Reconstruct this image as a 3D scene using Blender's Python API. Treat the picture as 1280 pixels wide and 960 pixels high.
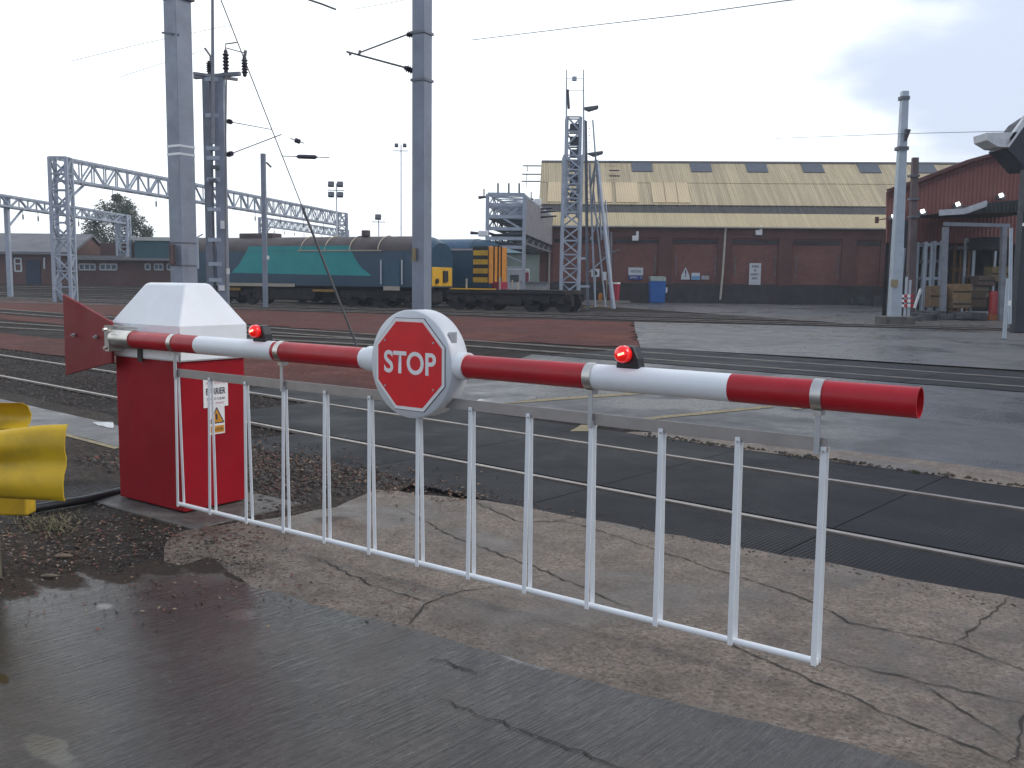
import bpy, bmesh, math, random
from mathutils import Vector, Matrix
random.seed(7)
sc = bpy.context.scene
COL = sc.collection
for o in list(bpy.data.objects): bpy.data.objects.remove(o)

# ------------------------------------------------------------------ camera
F, H = 1180.0, 1.52
PITCH, ROLL = math.atan(128/F), 0.012
cp, sp, cr, sr = math.cos(PITCH), math.sin(PITCH), math.cos(ROLL), math.sin(ROLL)
cam_d = bpy.data.cameras.new('camera')
cam_d.sensor_fit = 'HORIZONTAL'; cam_d.sensor_width = 36; cam_d.lens = F/1280*36
cam_d.clip_start = .05; cam_d.clip_end = 3000
cam = bpy.data.objects.new('camera', cam_d); COL.objects.link(cam)
R_ = Vector((cr, sr*sp, sr*cp)); U_ = Vector((-sr, cr*sp, cr*cp)); B_ = Vector((0, -cp, sp))
cam.matrix_world = Matrix(((R_.x, U_.x, B_.x, 0), (R_.y, U_.y, B_.y, 0), (R_.z, U_.z, B_.z, H), (0, 0, 0, 1)))
sc.camera = cam

# ------------------------------------------------------------------ sky, sun, exposure
SUN_AZ, SUN_EL = math.radians(100), math.radians(42)     # azimuth clockwise from +Y
w = bpy.data.worlds.new('World'); sc.world = w; w.use_nodes = True
nt = w.node_tree; nt.nodes.clear(); N = nt.nodes.new; LK = nt.links.new
wo = N('ShaderNodeOutputWorld')
sky = N('ShaderNodeTexSky'); sky.sky_type = 'NISHITA'; sky.sun_disc = False
sky.sun_elevation = SUN_EL; sky.sun_rotation = SUN_AZ; sky.air_density = 1.5; sky.dust_density = 3
bg1 = N('ShaderNodeBackground'); bg1.inputs[1].default_value = .08; LK(sky.outputs[0], bg1.inputs[0])
tc = N('ShaderNodeTexCoord')
dt = N('ShaderNodeVectorMath'); dt.operation = 'DOT_PRODUCT'; dt.inputs[1].default_value = (.55, -.5, .6)
LK(tc.outputs['Generated'], dt.inputs[0])
mp = N('ShaderNodeMapping'); mp.inputs['Scale'].default_value = (2.2, 2.2, 7); LK(tc.outputs['Generated'], mp.inputs[0])
ns = N('ShaderNodeTexNoise'); ns.inputs['Scale'].default_value = 1.6; ns.inputs['Detail'].default_value = 5; ns.inputs['Roughness'].default_value = .5
ns.inputs['Distortion'].default_value = .5
LK(mp.outputs[0], ns.inputs['Vector'])
ma = N('ShaderNodeMath'); ma.operation = 'MULTIPLY_ADD'; ma.inputs[1].default_value = .5; LK(ns.outputs[0], ma.inputs[0]); LK(dt.outputs['Value'], ma.inputs[2])
rp = N('ShaderNodeValToRGB'); LK(ma.outputs[0], rp.inputs[0])
rp.color_ramp.interpolation = 'EASE'
rp.color_ramp.elements[0].position = .0; rp.color_ramp.elements[0].color = (1.42, 1.50, 1.56, 1)
e = rp.color_ramp.elements.new(.17); e.color = (.74, .83, 1.02, 1)
rp.color_ramp.elements[-1].position = .75; rp.color_ramp.elements[-1].color = (.50, .58, .74, 1)
bg2 = N('ShaderNodeBackground'); bg2.inputs[1].default_value = .92; LK(rp.outputs[0], bg2.inputs[0])
mx = N('ShaderNodeMixShader'); mx.inputs[0].default_value = .9; LK(bg1.outputs[0], mx.inputs[1]); LK(bg2.outputs[0], mx.inputs[2])
LK(mx.outputs[0], wo.inputs[0])
sd = bpy.data.lights.new('sun', 'SUN'); sd.energy = 1.3; sd.angle = math.radians(25); sd.color = (1, .96, .9)
so = bpy.data.objects.new('sun', sd); COL.objects.link(so)
sv = Vector((math.sin(SUN_AZ)*math.cos(SUN_EL), math.cos(SUN_AZ)*math.cos(SUN_EL), math.sin(SUN_EL)))
so.rotation_euler = sv.to_track_quat('Z', 'Y').to_euler()
so.location = sv*200
sc.view_settings.view_transform = 'Standard'; sc.view_settings.look = 'None'
sc.view_settings.exposure = .2; sc.view_settings.gamma = 1
sc.render.engine = 'CYCLES'; sc.render.resolution_x = 1024; sc.render.resolution_y = 768

# ------------------------------------------------------------------ geometry helpers
def ray(x, y):
    u, v = (x-640)/F, (y-480)/F
    a, b = u*cr+v*sr, u*sr-v*cr
    return Vector((a, cp+b*sp, -sp+b*cp))
def G(x, y, z=0.0):                    # where the sight line meets the level z
    r = ray(x, y); return Vector((0, 0, H)) + r*((z-H)/r.z)
def Q(x, y, Y):                        # the point at distance Y ahead
    r = ray(x, y); return Vector((0, 0, H)) + r*(Y/r.y)
def VP(x, y, p0, d):                   # the point on a vertical wall through p0 along d
    r = ray(x, y); n = Vector((d[1], -d[0])); k = (p0[0]*n.x+p0[1]*n.y)/(r.x*n.x+r.y*n.y)
    return Vector((0, 0, H)) + r*k
T = Vector((-.7525, .6586, 0)); NN = Vector((.6586, .7525, 0))     # near tracks: along and across
T2 = Vector((-.92, .39, 0)); N2 = Vector((.39, .92, 0))            # far tracks
def TP(p, a, z=0): return NN*p + T*a + Vector((0, 0, z))
def TP2(p, a, z=0): return N2*p + T2*a + Vector((0, 0, z))
def sstep(a, b, x):
    t = min(1, max(0, (x-a)/(b-a))); return t*t*(3-2*t)
def gz(x, y):
    return .75*sstep(50, 62, .39*x+.92*y)*sstep(-12, -24, x)

def root_of(o):
    while o.parent: o = o.parent
    return o
class MB:
    def __init__(s): s.v = []; s.f = []; s.m = []
    def add(s, vs, fs, m=0):
        k = len(s.v); s.v += [tuple(v) for v in vs]
        for f in fs: s.f.append(tuple(i+k for i in f)); s.m.append(m)
    def box(s, c, sx, sy, sz, ax=None, ay=None, m=0):
        ax = Vector(ax or (1, 0, 0)).normalized(); ay = Vector(ay).normalized() if ay else Vector((0, 0, 1)).cross(ax).normalized()
        az = ax.cross(ay); c = Vector(c)
        vs = [c+ax*(sx/2*i)+ay*(sy/2*j)+az*(sz/2*k) for i in (-1, 1) for j in (-1, 1) for k in (-1, 1)]
        s.add(vs, [(0, 1, 3, 2), (4, 6, 7, 5), (0, 4, 5, 1), (2, 3, 7, 6), (0, 2, 6, 4), (1, 5, 7, 3)], m); return s
    def bar(s, p, q, w, h=None, up=(0, 0, 1), m=0):
        p = Vector(p); q = Vector(q); h = h or w; d = (q-p); L = d.length
        if L < 1e-6: return s
        d.normalize(); up = Vector(up)
        if abs(d.dot(up)) > .98: up = Vector((0, 1, 0)) if abs(d.y) < .9 else Vector((1, 0, 0))
        ay = up.cross(d).normalized()
        return s.box((p+q)/2, L, w, h, d, ay, m)
    def tube(s, pts, r, n=8, m=0, cap=True, rot=0):
        pts = [Vector(p) for p in pts]; rr = r if isinstance(r, (list, tuple)) else [r]*len(pts)
        rings = []; prev = None
        for i, p in enumerate(pts):
            d = (pts[min(i+1, len(pts)-1)]-pts[max(i-1, 0)]).normalized()
            if prev is None:
                a = Vector((0, 0, 1)) if abs(d.z) < .9 else Vector((1, 0, 0))
                e1 = d.cross(a).normalized()
            else: e1 = (prev - d*prev.dot(d)).normalized()
            prev = e1; e2 = d.cross(e1)
            rings.append([p+(e1*math.cos(rot+2*math.pi*k/n)+e2*math.sin(rot+2*math.pi*k/n))*rr[i] for k in range(n)])
        vs = [v for rg in rings for v in rg]; fs = []
        for i in range(len(rings)-1):
            for k in range(n):
                a, b = i*n+k, i*n+(k+1) % n; fs.append((a, b, b+n, a+n))
        if cap: fs.append(tuple(range(n-1, -1, -1))); fs.append(tuple(range(len(vs)-n, len(vs))))
        s.add(vs, fs, m); return s
    def prism(s, poly, off, m=0, m2=None):
        off = Vector(off); n = len(poly); a = [Vector(p) for p in poly]; b = [p+off for p in a]
        s.add(a+b, [tuple(range(n)), tuple(range(2*n-1, n-1, -1))], m)
        s.add(a+b, [(i, i+n, (i+1) % n+n, (i+1) % n) for i in range(n)], m if m2 is None else m2); return s
    def loft(s, secs, m=0, cap=True):
        n = len(secs[0]); vs = [v for c in secs for v in c]; fs = []
        for i in range(len(secs)-1):
            for k in range(n):
                a, b = i*n+k, i*n+(k+1) % n; fs.append((a, b, b+n, a+n))
        if cap: fs.append(tuple(range(n-1, -1, -1))); fs.append(tuple(range(len(vs)-n, len(vs))))
        s.add(vs, fs, m); return s
    def dome(s, c, r, ax, n=12, k=5, m=0, sq=1):
        ax = Vector(ax).normalized(); a = Vector((0, 0, 1)) if abs(ax.z) < .9 else Vector((1, 0, 0))
        e1 = ax.cross(a).normalized(); e2 = ax.cross(e1); c = Vector(c); secs = []
        for i in range(k+1):
            t = math.pi/2*i/k*.98
            secs.append([c+ax*(r*sq*math.sin(t))+(e1*math.cos(2*math.pi*j/n)+e2*math.sin(2*math.pi*j/n))*(r*math.cos(t)) for j in range(n)])
        return s.loft(secs, m)
    def objs(s, name, mats, parent=None, **kw):
        # one object for every separate piece
        key = {}; rep = [key.setdefault((round(v[0], 4), round(v[1], 4), round(v[2], 4)), i) for i, v in enumerate(s.v)]
        par = list(range(len(s.v)))
        def find(i):
            while par[i] != i: par[i] = par[par[i]]; i = par[i]
            return i
        for f in s.f:
            for i in f[1:]: par[find(rep[i])] = find(rep[f[0]])
        parts = {}
        for f, m in zip(s.f, s.m): parts.setdefault(find(rep[f[0]]), []).append((f, m))
        out = []
        for fl in parts.values():
            b = MB()
            for f, m in fl: b.add([s.v[i] for i in f], [tuple(range(len(f)))], m)
            out.append(b.obj(name, mats, parent, **kw))
        return out
    def obj(s, name, mats, parent=None, bevel=0, smooth=False, seg=2, angle=40):
        me = bpy.data.meshes.new(name)
        off = Vector(root_of(parent).location) if parent else Vector((0, 0, 0))
        me.from_pydata([tuple(Vector(v)-off) for v in s.v], [], s.f)
        mats = mats if isinstance(mats, (list, tuple)) else [mats]
        for m in mats: me.materials.append(m)
        for p, mi in zip(me.polygons, s.m): p.material_index = mi
        bm = bmesh.new(); bm.from_mesh(me); bmesh.ops.remove_doubles(bm, verts=bm.verts, dist=1e-5)
        bmesh.ops.recalc_face_normals(bm, faces=bm.faces); 
        if smooth:
            for f in bm.faces: f.smooth = True
            for e in bm.edges:
                if len(e.link_faces) == 2 and e.calc_face_angle(0) > math.radians(angle): e.smooth = False
        bm.to_mesh(me); bm.free()
        o = bpy.data.objects.new(name, me); COL.objects.link(o)
        if parent: o.parent = parent
        if bevel:
            b = o.modifiers.new('bevel', 'BEVEL'); b.width = bevel; b.segments = seg; b.limit_method = 'ANGLE'; b.angle_limit = math.radians(35)
        return o
def tag(o, label, cat, group=None):
    o['label'] = label; o['category'] = cat
    if group: o['group'] = group
    return o
def thing(name, label, cat, loc, group=None):
    o = bpy.data.objects.new(name, None); COL.objects.link(o); o.location = loc; o.empty_display_size = .2
    return tag(o, label, cat, group)
def structure(o): o['kind'] = 'structure'; return o
def stuff(o): o['kind'] = 'stuff'; return o
def copy_tree(o, delta=None, parent=None):
    c = o.copy(); COL.objects.link(c); c.parent = parent
    if delta is not None: c.location = Vector(o.location)+Vector(delta)
    for ch in list(o.children): copy_tree(ch, None, c)
    return c
def lettering(txt, pos, right, up, h, mat, parent, width=None, bold=0, name='lettering', depth=.001):
    cu = bpy.data.curves.new('t', 'FONT'); cu.body = txt; cu.size = 1; cu.offset = bold; cu.extrude = 0
    cu.align_x = 'CENTER'; cu.align_y = 'CENTER'
    ob = bpy.data.objects.new('t', cu); COL.objects.link(ob)
    dg = bpy.context.evaluated_depsgraph_get(); me = bpy.data.meshes.new_from_object(ob.evaluated_get(dg))
    bpy.data.objects.remove(ob)
    xs = [v.co.x for v in me.vertices]; ys = [v.co.y for v in me.vertices]
    cx, cy = (min(xs)+max(xs))/2, (min(ys)+max(ys))/2
    ky = h/(max(ys)-min(ys)); kx = width/(max(xs)-min(xs)) if width else ky
    right = Vector(right).normalized(); up = Vector(up).normalized(); nrm = right.cross(up)
    off = Vector(root_of(parent).location)
    for v in me.vertices:
        v.co = Vector(pos)+right*((v.co.x-cx)*kx)+up*((v.co.y-cy)*ky)+nrm*depth-off
    me.materials.clear(); me.materials.append(mat); me.name = name
    o = bpy.data.objects.new(name, me); COL.objects.link(o); o.parent = parent
    return o

# ------------------------------------------------------------------ materials
def newmat(name):
    m = bpy.data.materials.new(name); m.use_nodes = True; t = m.node_tree; t.nodes.clear()
    out = t.nodes.new('ShaderNodeOutputMaterial'); p = t.nodes.new('ShaderNodeBsdfPrincipled'); t.links.new(p.outputs[0], out.inputs[0])
    return m, t, p
def coords(t, scale=(1, 1, 1), rotz=0):
    c = t.nodes.new('ShaderNodeTexCoord'); a = t.nodes.new('ShaderNodeMapping'); a.inputs['Rotation'].default_value = (0, 0, rotz)
    t.links.new(c.outputs['Object'], a.inputs[0])
    b = t.nodes.new('ShaderNodeMapping'); b.inputs['Scale'].default_value = scale; t.links.new(a.outputs[0], b.inputs[0])
    return b.outputs[0]
def noise(t, vec, scale, detail=6, rough=.6, dist=0):
    n = t.nodes.new('ShaderNodeTexNoise'); n.inputs['Scale'].default_value = scale; n.inputs['Detail'].default_value = detail
    n.inputs['Roughness'].default_value = rough; n.inputs['Distortion'].default_value = dist
    t.links.new(vec, n.inputs['Vector']); return n.outputs[0]
def ramp(t, val, stops):
    r = t.nodes.new('ShaderNodeValToRGB'); t.links.new(val, r.inputs[0]); el = r.color_ramp.elements
    el[0].position, el[0].color = stops[0][0], c4(stops[0][1]); el[1].position, el[1].color = stops[-1][0], c4(stops[-1][1])
    for p, c in stops[1:-1]: e = el.new(p); e.color = c4(c)
    return r.outputs[0]
def c4(c): return (c, c, c, 1) if isinstance(c, (int, float)) else (c[0], c[1], c[2], 1)
def mix(t, fac, a, b, mode='MIX'):
    n = t.nodes.new('ShaderNodeMix'); n.data_type = 'RGBA'; n.blend_type = mode
    if isinstance(fac, (int, float)): n.inputs[0].default_value = fac
    else: t.links.new(fac, n.inputs[0])
    for i, x in ((6, a), (7, b)):
        if isinstance(x, (tuple, list, float, int)): n.inputs[i].default_value = c4(x)
        else: t.links.new(x, n.inputs[i])
    return n.outputs[2]
def bump(t, p, h, strength, dist=.01, prev=None):
    b = t.nodes.new('ShaderNodeBump'); b.inputs['Strength'].default_value = strength; b.inputs['Distance'].default_value = dist
    t.links.new(h, b.inputs['Height'])
    if prev is not None: t.links.new(prev, b.inputs['Normal'])
    t.links.new(b.outputs[0], p.inputs['Normal']); return b.outputs[0]
MATS = {}
def mat(name, col, rough=.5, metal=0, var=.18, scale=5, bmp=0, bscale=40, dirt=None, dirt_amt=.5, coat=0, emit=0, stretch=(1, 1, 1), spec=.5):
    if name in MATS: return MATS[name]
    m, t, p = newmat(name); v = coords(t, stretch)
    n = noise(t, v, scale, 7, .65)
    a = tuple(x*(1-var) for x in col); b = tuple(min(1, x*(1+var)) for x in col)
    c = ramp(t, n, [(.3, a), (.7, b)])
    if dirt:
        d = noise(t, v, scale*.45, 9, .72, .3); c = mix(t, ramp(t, d, [(.48, 0), (.72, dirt_amt)]), c, dirt)
    t.links.new(c, p.inputs['Base Color'])
    r = ramp(t, noise(t, v, scale*1.7, 5), [(.3, max(.03, rough*.8)), (.7, min(1, rough*1.25))]); t.links.new(r, p.inputs['Roughness'])
    p.inputs['Metallic'].default_value = metal; p.inputs['Specular IOR Level'].default_value = spec
    if coat: p.inputs['Coat Weight'].default_value = coat; p.inputs['Coat Roughness'].default_value = .12
    if bmp: bump(t, p, noise(t, v, bscale, 5), bmp)
    if emit: p.inputs['Emission Color'].default_value = c4(col); p.inputs['Emission Strength'].default_value = emit
    MATS[name] = m; return m
ANG = -math.atan2(.7525, .6586)          # turns coordinates so that x runs across the near track
def wet_ground(name, dry, wet, wscale, thr, fine=60, spk=None, bmp=.3, rdry=.75, rwet=.22, grooves=None, stain=None, bd=.006, spec=.25, pools=(), mud=()):
    m, t, p = newmat(name); v = coords(t, (1, 1, 1), ANG)
    big = noise(t, v, wscale, 6, .6, .4); mask = ramp(t, big, [(thr-.07, 0), (thr+.07, 1)])
    f = noise(t, v, fine, 6, .75)
    d = mix(t, .8, dry, ramp(t, f, [(.3, tuple(x*.45 for x in dry)), (.7, tuple(x*1.6 for x in dry))]))
    wv = ramp(t, f, [(.3, tuple(x*.6 for x in wet)), (.7, tuple(x*1.4 for x in wet))])
    if spk:
        vo = t.nodes.new('ShaderNodeTexVoronoi'); vo.inputs['Scale'].default_value = spk[0]; t.links.new(v, vo.inputs['Vector'])
        sep = t.nodes.new('ShaderNodeSeparateColor'); t.links.new(vo.outputs['Color'], sep.inputs[0])
        d = mix(t, ramp(t, sep.outputs[0], [(.55, 0), (1, spk[2])]), d, spk[1])
        d = mix(t, ramp(t, sep.outputs[1], [(.6, 0), (1, spk[2])]), d, tuple(x*.35 for x in dry))
    c = mix(t, mask, d, wv)
    mid = noise(t, v, wscale*3.7, 8, .7, .8); c = mix(t, ramp(t, mid, [(.35, .55), (.62, 0)]), c, tuple(x*.45 for x in wet))
    if stain:
        s2 = noise(t, v, wscale*.8, 7, .7, 1); c = mix(t, ramp(t, s2, [(.55, 0), (.72, .7)]), c, stain)
    t.links.new(c, p.inputs['Base Color']); p.inputs['Specular IOR Level'].default_value = spec
    r = mix(t, mask, rdry, rwet); r2 = mix(t, .35, r, ramp(t, noise(t, v, wscale*6, 7, .7), [(.35, rwet*.8), (.65, rdry)]))
    gs = .9
    def spots(lst):
        pm = None; wob = noise(t, v, 4, 7, .68)
        for (cx, cy, rx, ry, lo_) in lst:
            mp_ = t.nodes.new('ShaderNodeMapping'); mp_.inputs['Location'].default_value = (-cx/rx, -cy/ry, 0); mp_.inputs['Scale'].default_value = (1/rx, 1/ry, 0); t.links.new(v, mp_.inputs[0])
            ln = t.nodes.new('ShaderNodeVectorMath'); ln.operation = 'LENGTH'; t.links.new(mp_.outputs[0], ln.inputs[0])
            ad = t.nodes.new('ShaderNodeMath'); ad.operation = 'MULTIPLY_ADD'; ad.inputs[1].default_value = 1.3; t.links.new(wob, ad.inputs[0]); t.links.new(ln.outputs['Value'], ad.inputs[2])
            a2 = t.nodes.new('ShaderNodeMath'); a2.operation = 'MULTIPLY'; a2.inputs[1].default_value = .5; t.links.new(ad.outputs[0], a2.inputs[0])
            k = ramp(t, a2.outputs[0], [(lo_, 1), (min(.999, lo_+.12), 0)])
            pm = k if pm is None else mix(t, 1.0, pm, k, 'LIGHTEN')
        return pm
    if mud:
        mm = spots(mud); md = ramp(t, f, [(.3, (.028, .022, .018)), (.7, (.075, .058, .046))])
        c = mix(t, mm, c, md); r2 = mix(t, mm, r2, .9)
    if pools:
        pm = None; wob = noise(t, v, 5, 4, .6)
        for (cx, cy, rx, ry, lo_) in pools:
            mp_ = t.nodes.new('ShaderNodeMapping'); mp_.inputs['Location'].default_value = (-cx/rx, -cy/ry, 0); mp_.inputs['Scale'].default_value = (1/rx, 1/ry, 0); t.links.new(v, mp_.inputs[0])
            ln = t.nodes.new('ShaderNodeVectorMath'); ln.operation = 'LENGTH'; t.links.new(mp_.outputs[0], ln.inputs[0])
            ad = t.nodes.new('ShaderNodeMath'); ad.operation = 'MULTIPLY_ADD'; ad.inputs[1].default_value = .9; t.links.new(wob, ad.inputs[0]); t.links.new(ln.outputs['Value'], ad.inputs[2])
            k = ramp(t, ad.outputs[0], [(lo_, 1), (1.0, .5), (1.25, 0)]) if False else ramp(t, ad.outputs[0], [(lo_, 1), (min(.999, lo_+.28), 0)])
            pm = k if pm is None else mix(t, 1.0, pm, k, 'LIGHTEN')
        r2 = mix(t, pm, r2, .05); c = mix(t, pm, c, tuple(x*.6 for x in wet)); t.links.new(c, p.inputs['Base Color'])
        t.links.new(mix(t, mm, mix(t, pm, spec, 1.0), .08) if mud else mix(t, pm, spec, .75), p.inputs['Specular IOR Level'])
        flat = mix(t, pm, gs, .12); gs = flat
    t.links.new(r2, p.inputs['Roughness'])
    if grooves:
        v2 = coords(t, grooves, ANG); g = noise(t, v2, 1, 4, .7, .15)
        nb = bump(t, p, g, .9, .010)
        if pools: t.links.new(gs, nb.node.inputs['Strength'])
        bump(t, p, f, bmp, .003, nb)
    else:
        nb = bump(t, p, f, bmp, bd)
        if spk:
            bump(t, p, vo.outputs['Distance'], bmp*.6, bd, nb)
    MATS[name] = m; return m

M_dirt = wet_ground('dark_wet_dirt', (.060, .045, .036), (.035, .029, .025), .5, .55, 25, (38, (.16, .13, .10), .7), .9, .95, .55, bd=.02, spec=0.12)
M_ballast = wet_ground('dark_ballast', (.040, .031, .027), (.022, .018, .016), .3, .55, 18, (22, (.09, .07, .06), .7), .9, .95, .6, bd=.03, spec=0.08)
M_red = wet_ground('red_ballast', (.165, .062, .048), (.110, .042, .034), .25, .5, 14, (18, (.21, .12, .10), .6), .8, .95, .7, bd=.03, spec=0.08)
def pool(x, y, rx, ry, lo_): g = G(x, y); return (g.dot(NN), g.dot(T), rx, ry, lo_)
M_aggr = wet_ground('exposed_aggregate_concrete', (.205, .162, .125), (.125, .102, .084), .9, .56, 45, (75, (.30, .25, .21), .75), .6, .75, .32, bd=.005, mud=[pool(255, 690, .16, .30, .74), pool(330, 668, .16, .3, .70), pool(420, 652, .14, .3, .62), pool(320, 712, .2, .25, .66)])
POOLS = [pool(62, 938, .10, .34, .80), pool(0, 850, .06, .18, .8), pool(300, 770, .16, .22, .62), pool(640, 822, .07, .34, .70), pool(130, 760, .10, .16, .62)]
MUD = [pool(x, y, rx, ry, .72) for x, y, rx, ry in ((-20, 722, .16, .5), (60, 718, .12, .4), (130, 712, .13, .4), (190, 706, .14, .3), (250, 706, .12, .25), (300, 722, .06, .16))]
M_slab = wet_ground('wet_brushed_concrete', (.080, .066, .054), (.050, .043, .037), .8, .47, 50, None, .3, .5, .17, grooves=(1.3, 42, 1), spec=0.4, stain=(.050, .036, .027), pools=POOLS, mud=MUD)
M_asph = wet_ground('wet_asphalt', (.070, .067, .068), (.035, .035, .038), .45, .5, 70, (110, (.14, .13, .125), .5), .35, .6, .16, bd=.004, spec=0.36)
M_apron = wet_ground('apron_asphalt', (.120, .112, .108), (.070, .067, .068), .3, .52, 40, None, .3, .6, .22, bd=.004, spec=0.3)
M_path = wet_ground('grey_path', (.17, .165, .16), (.11, .105, .10), .7, .55, 50, None, .3, .7, .3, bd=.004)
M_crack = mat('crack_soil', (.028, .023, .019), .9, var=.4, scale=30)
M_pad = wet_ground('concrete_pad', (.16, .15, .135), (.09, .083, .075), 1.5, .52, 50, None, .4, .75, .35, bd=.004)
M_puddle = mat('puddle_water', (.05, .05, .05), .13, var=.2)
M_yline = mat('worn_yellow_line', (.24, .18, .075), .6, var=.35, scale=14, dirt=(.07, .065, .06), dirt_amt=1)
M_wline = mat('worn_white_line', (.6, .6, .58), .6, var=.2, scale=14, dirt=(.1, .1, .1), dirt_amt=.8)
def rubber():
    m, t, p = newmat('ribbed_rubber'); v = coords(t, (1, 1, 1), ANG)
    wv = t.nodes.new('ShaderNodeTexWave'); wv.wave_type = 'BANDS'; wv.bands_direction = 'Y'; wv.inputs['Scale'].default_value = 11
    wv.inputs['Distortion'].default_value = .25; wv.inputs['Detail'].default_value = 1; t.links.new(v, wv.inputs['Vector'])
    n = noise(t, v, 1.1, 7, .65, .3); fine = noise(t, v, 60, 4)
    wear = ramp(t, noise(t, v, .45, 3), [(.42, 0), (.6, 1)])
    c = ramp(t, n, [(.3, (.014, .014, .016)), (.75, (.032, .032, .036))])
    c = mix(t, .35, c, ramp(t, fine, [(.3, .008), (.75, .045)]))
    t.links.new(c, p.inputs['Base Color'])
    t.links.new(ramp(t, n, [(.35, .42), (.65, .62)]), p.inputs['Roughness'])
    h = mix(t, wear, wv.outputs['Fac'], fine)
    p.inputs['Specular IOR Level'].default_value = .045
    bump(t, p, h, .7, .006); return m
M_rubber = rubber()
M_railtop = mat('rail_steel', (.34, .30, .265), .42, .7, .25, 3, dirt=(.12, .07, .05), dirt_amt=.5)
M_rust = mat('rusty_rail', (.055, .036, .028), .8, .1, .3, 4)

M_redp = mat('glossy_red_paint', (.44, .010, .020), .40, 0, .14, 4, .02, 120, coat=.12, spec=.35, dirt=(.24, .03, .03), dirt_amt=.35)
M_redbox = mat('red_cabinet_paint', (.32, .005, .013), .55, 0, .12, 3, .10, 160, dirt=(.16, .02, .02), dirt_amt=.35, spec=.2)
M_redvane = mat('red_vane_paint', (.22, .014, .015), .6, 0, .12, 3, .04, 120)
M_white = mat('white_gloss_paint', (.82, .84, .85), .35, 0, .05, 3, .01, 60, dirt=(.52, .50, .46), dirt_amt=.28)
M_whited = mat('white_disc_paint', (.66, .68, .70), .4, 0, .05, 3, dirt=(.5, .5, .48), dirt_amt=.3)
M_signred = mat('sign_red', (.72, .008, .016), .35, 0, .08, 9)
M_signwhite = mat('sign_white', (.84, .82, .80), .45, 0, .04, 6)
M_alu = mat('brushed_aluminium', (.55, .53, .50), .33, .9, .12, 6, .03, 90)
M_hang = mat('galvanised_hanger', (.50, .51, .52), .4, .7, .12, 8)
M_lens = mat('red_lens', (.85, .010, .008), .10, 0, .05, 3, coat=.6, emit=.35)
M_highlight = mat('highlight_glow', (1, .25, .16), .3, emit=3.5)  # for the bright highlight on the lamp lenses
M_black = mat('black_plastic', (.018, .018, .020), .45, 0, .2, 8)
M_yellow = mat('yellow_guard_paint', (.66, .42, .012), .42, 0, .10, 4, .03, 40, dirt=(.16, .11, .05), dirt_amt=.55)
M_galv = mat('galvanised_mast', (.26, .285, .335), .5, .35, .14, 2.2, .05, 30, dirt=(.17, .18, .21), dirt_amt=.5)
M_galvd = mat('dull_galvanised', (.20, .215, .245), .6, .2, .2, 2.5, dirt=(.12, .11, .10), dirt_amt=.5)
M_galvl = mat('pale_galvanised', (.42, .47, .52), .5, .2, .12, 2)
M_lat = mat('lattice_steel', (.40, .44, .50), .6, .2, .18, 2)  # pale blue of the sky glare is put into this steel colour
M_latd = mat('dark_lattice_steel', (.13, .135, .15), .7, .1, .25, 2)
M_rustpole = mat('rust_brown_pole', (.12, .085, .085), .7, .1, .25, 2)
M_ins = mat('brown_insulator', (.035, .028, .04), .3, 0, .2, 8)
M_wire = mat('copper_wire', (.17, .165, .17), .5, .4, .1, 5)
M_strap = mat('tin_strap', (.62, .63, .64), .4, .5, .1, 8)
M_amber = mat('amber_label', (.62, .27, .02), .45, 0, .08, 20)
M_ink = mat('dark_ink', (.03, .035, .06), .6, 0, .1, 20)
M_inkred = mat('faded_red_ink', (.55, .25, .27), .6, 0, .1, 20)

# ------------------------------------------------------------------ ground
def sheet(name, pts, m, z=0.0, thick=.0):
    b = MB(); vs = [Vector((p[0], p[1], z)) for p in pts]
    if thick: b.prism([v-Vector((0, 0, thick)) for v in vs], (0, 0, thick))
    else: b.add(vs, [tuple(range(len(vs)))])
    o = b.obj(name, m)
    bm = bmesh.new(); bm.from_mesh(o.data); bmesh.ops.triangulate(bm, faces=[f for f in bm.faces if len(f.verts) > 4]); bmesh.ops.recalc_face_normals(bm, faces=bm.faces)
    up = [f for f in bm.faces if f.normal.z < -.5] if not thick else []
    if up: bmesh.ops.reverse_faces(bm, faces=up)
    bm.to_mesh(o.data); bm.free()
    return structure(o)
def rough_edge(pts, amp=.05, step=.12, seed=1):
    rnd = random.Random(seed); out = []
    n = len(pts)
    for i in range(n):
        a, b = Vector(pts[i][:2]), Vector(pts[(i+1) % n][:2]); L = (b-a).length
        k = max(1, min(60, int(L/step))); nn = Vector((-(b-a).y, (b-a).x)).normalized() if L else Vector((0, 0))
        for j in range(k):
            p = a.lerp(b, j/k)
            out.append(p + nn*(rnd.uniform(-amp, amp) if j else 0))
    return out
def gpoly(px, z=0): return [G(x, y, z) for x, y in px]

gx = sorted(set([-900, -500, -300, -200, -150, -120, -100]+list(range(-90, 91, 3))+[100, 120, 160, 240, 500, 900]))
gy = sorted(set([-60, -20]+list(range(-2, 120, 3))+[130, 150, 180, 240, 340, 500, 900, 1500]))
b = MB(); vs = [(x, y, gz(x, y)-.03) for y in gy for x in gx]; nx = len(gx)
b.add(vs, [(j*nx+i, j*nx+i+1, (j+1)*nx+i+1, (j+1)*nx+i) for j in range(len(gy)-1) for i in range(nx-1)])
structure(b.obj('ground', M_ballast))
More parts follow.
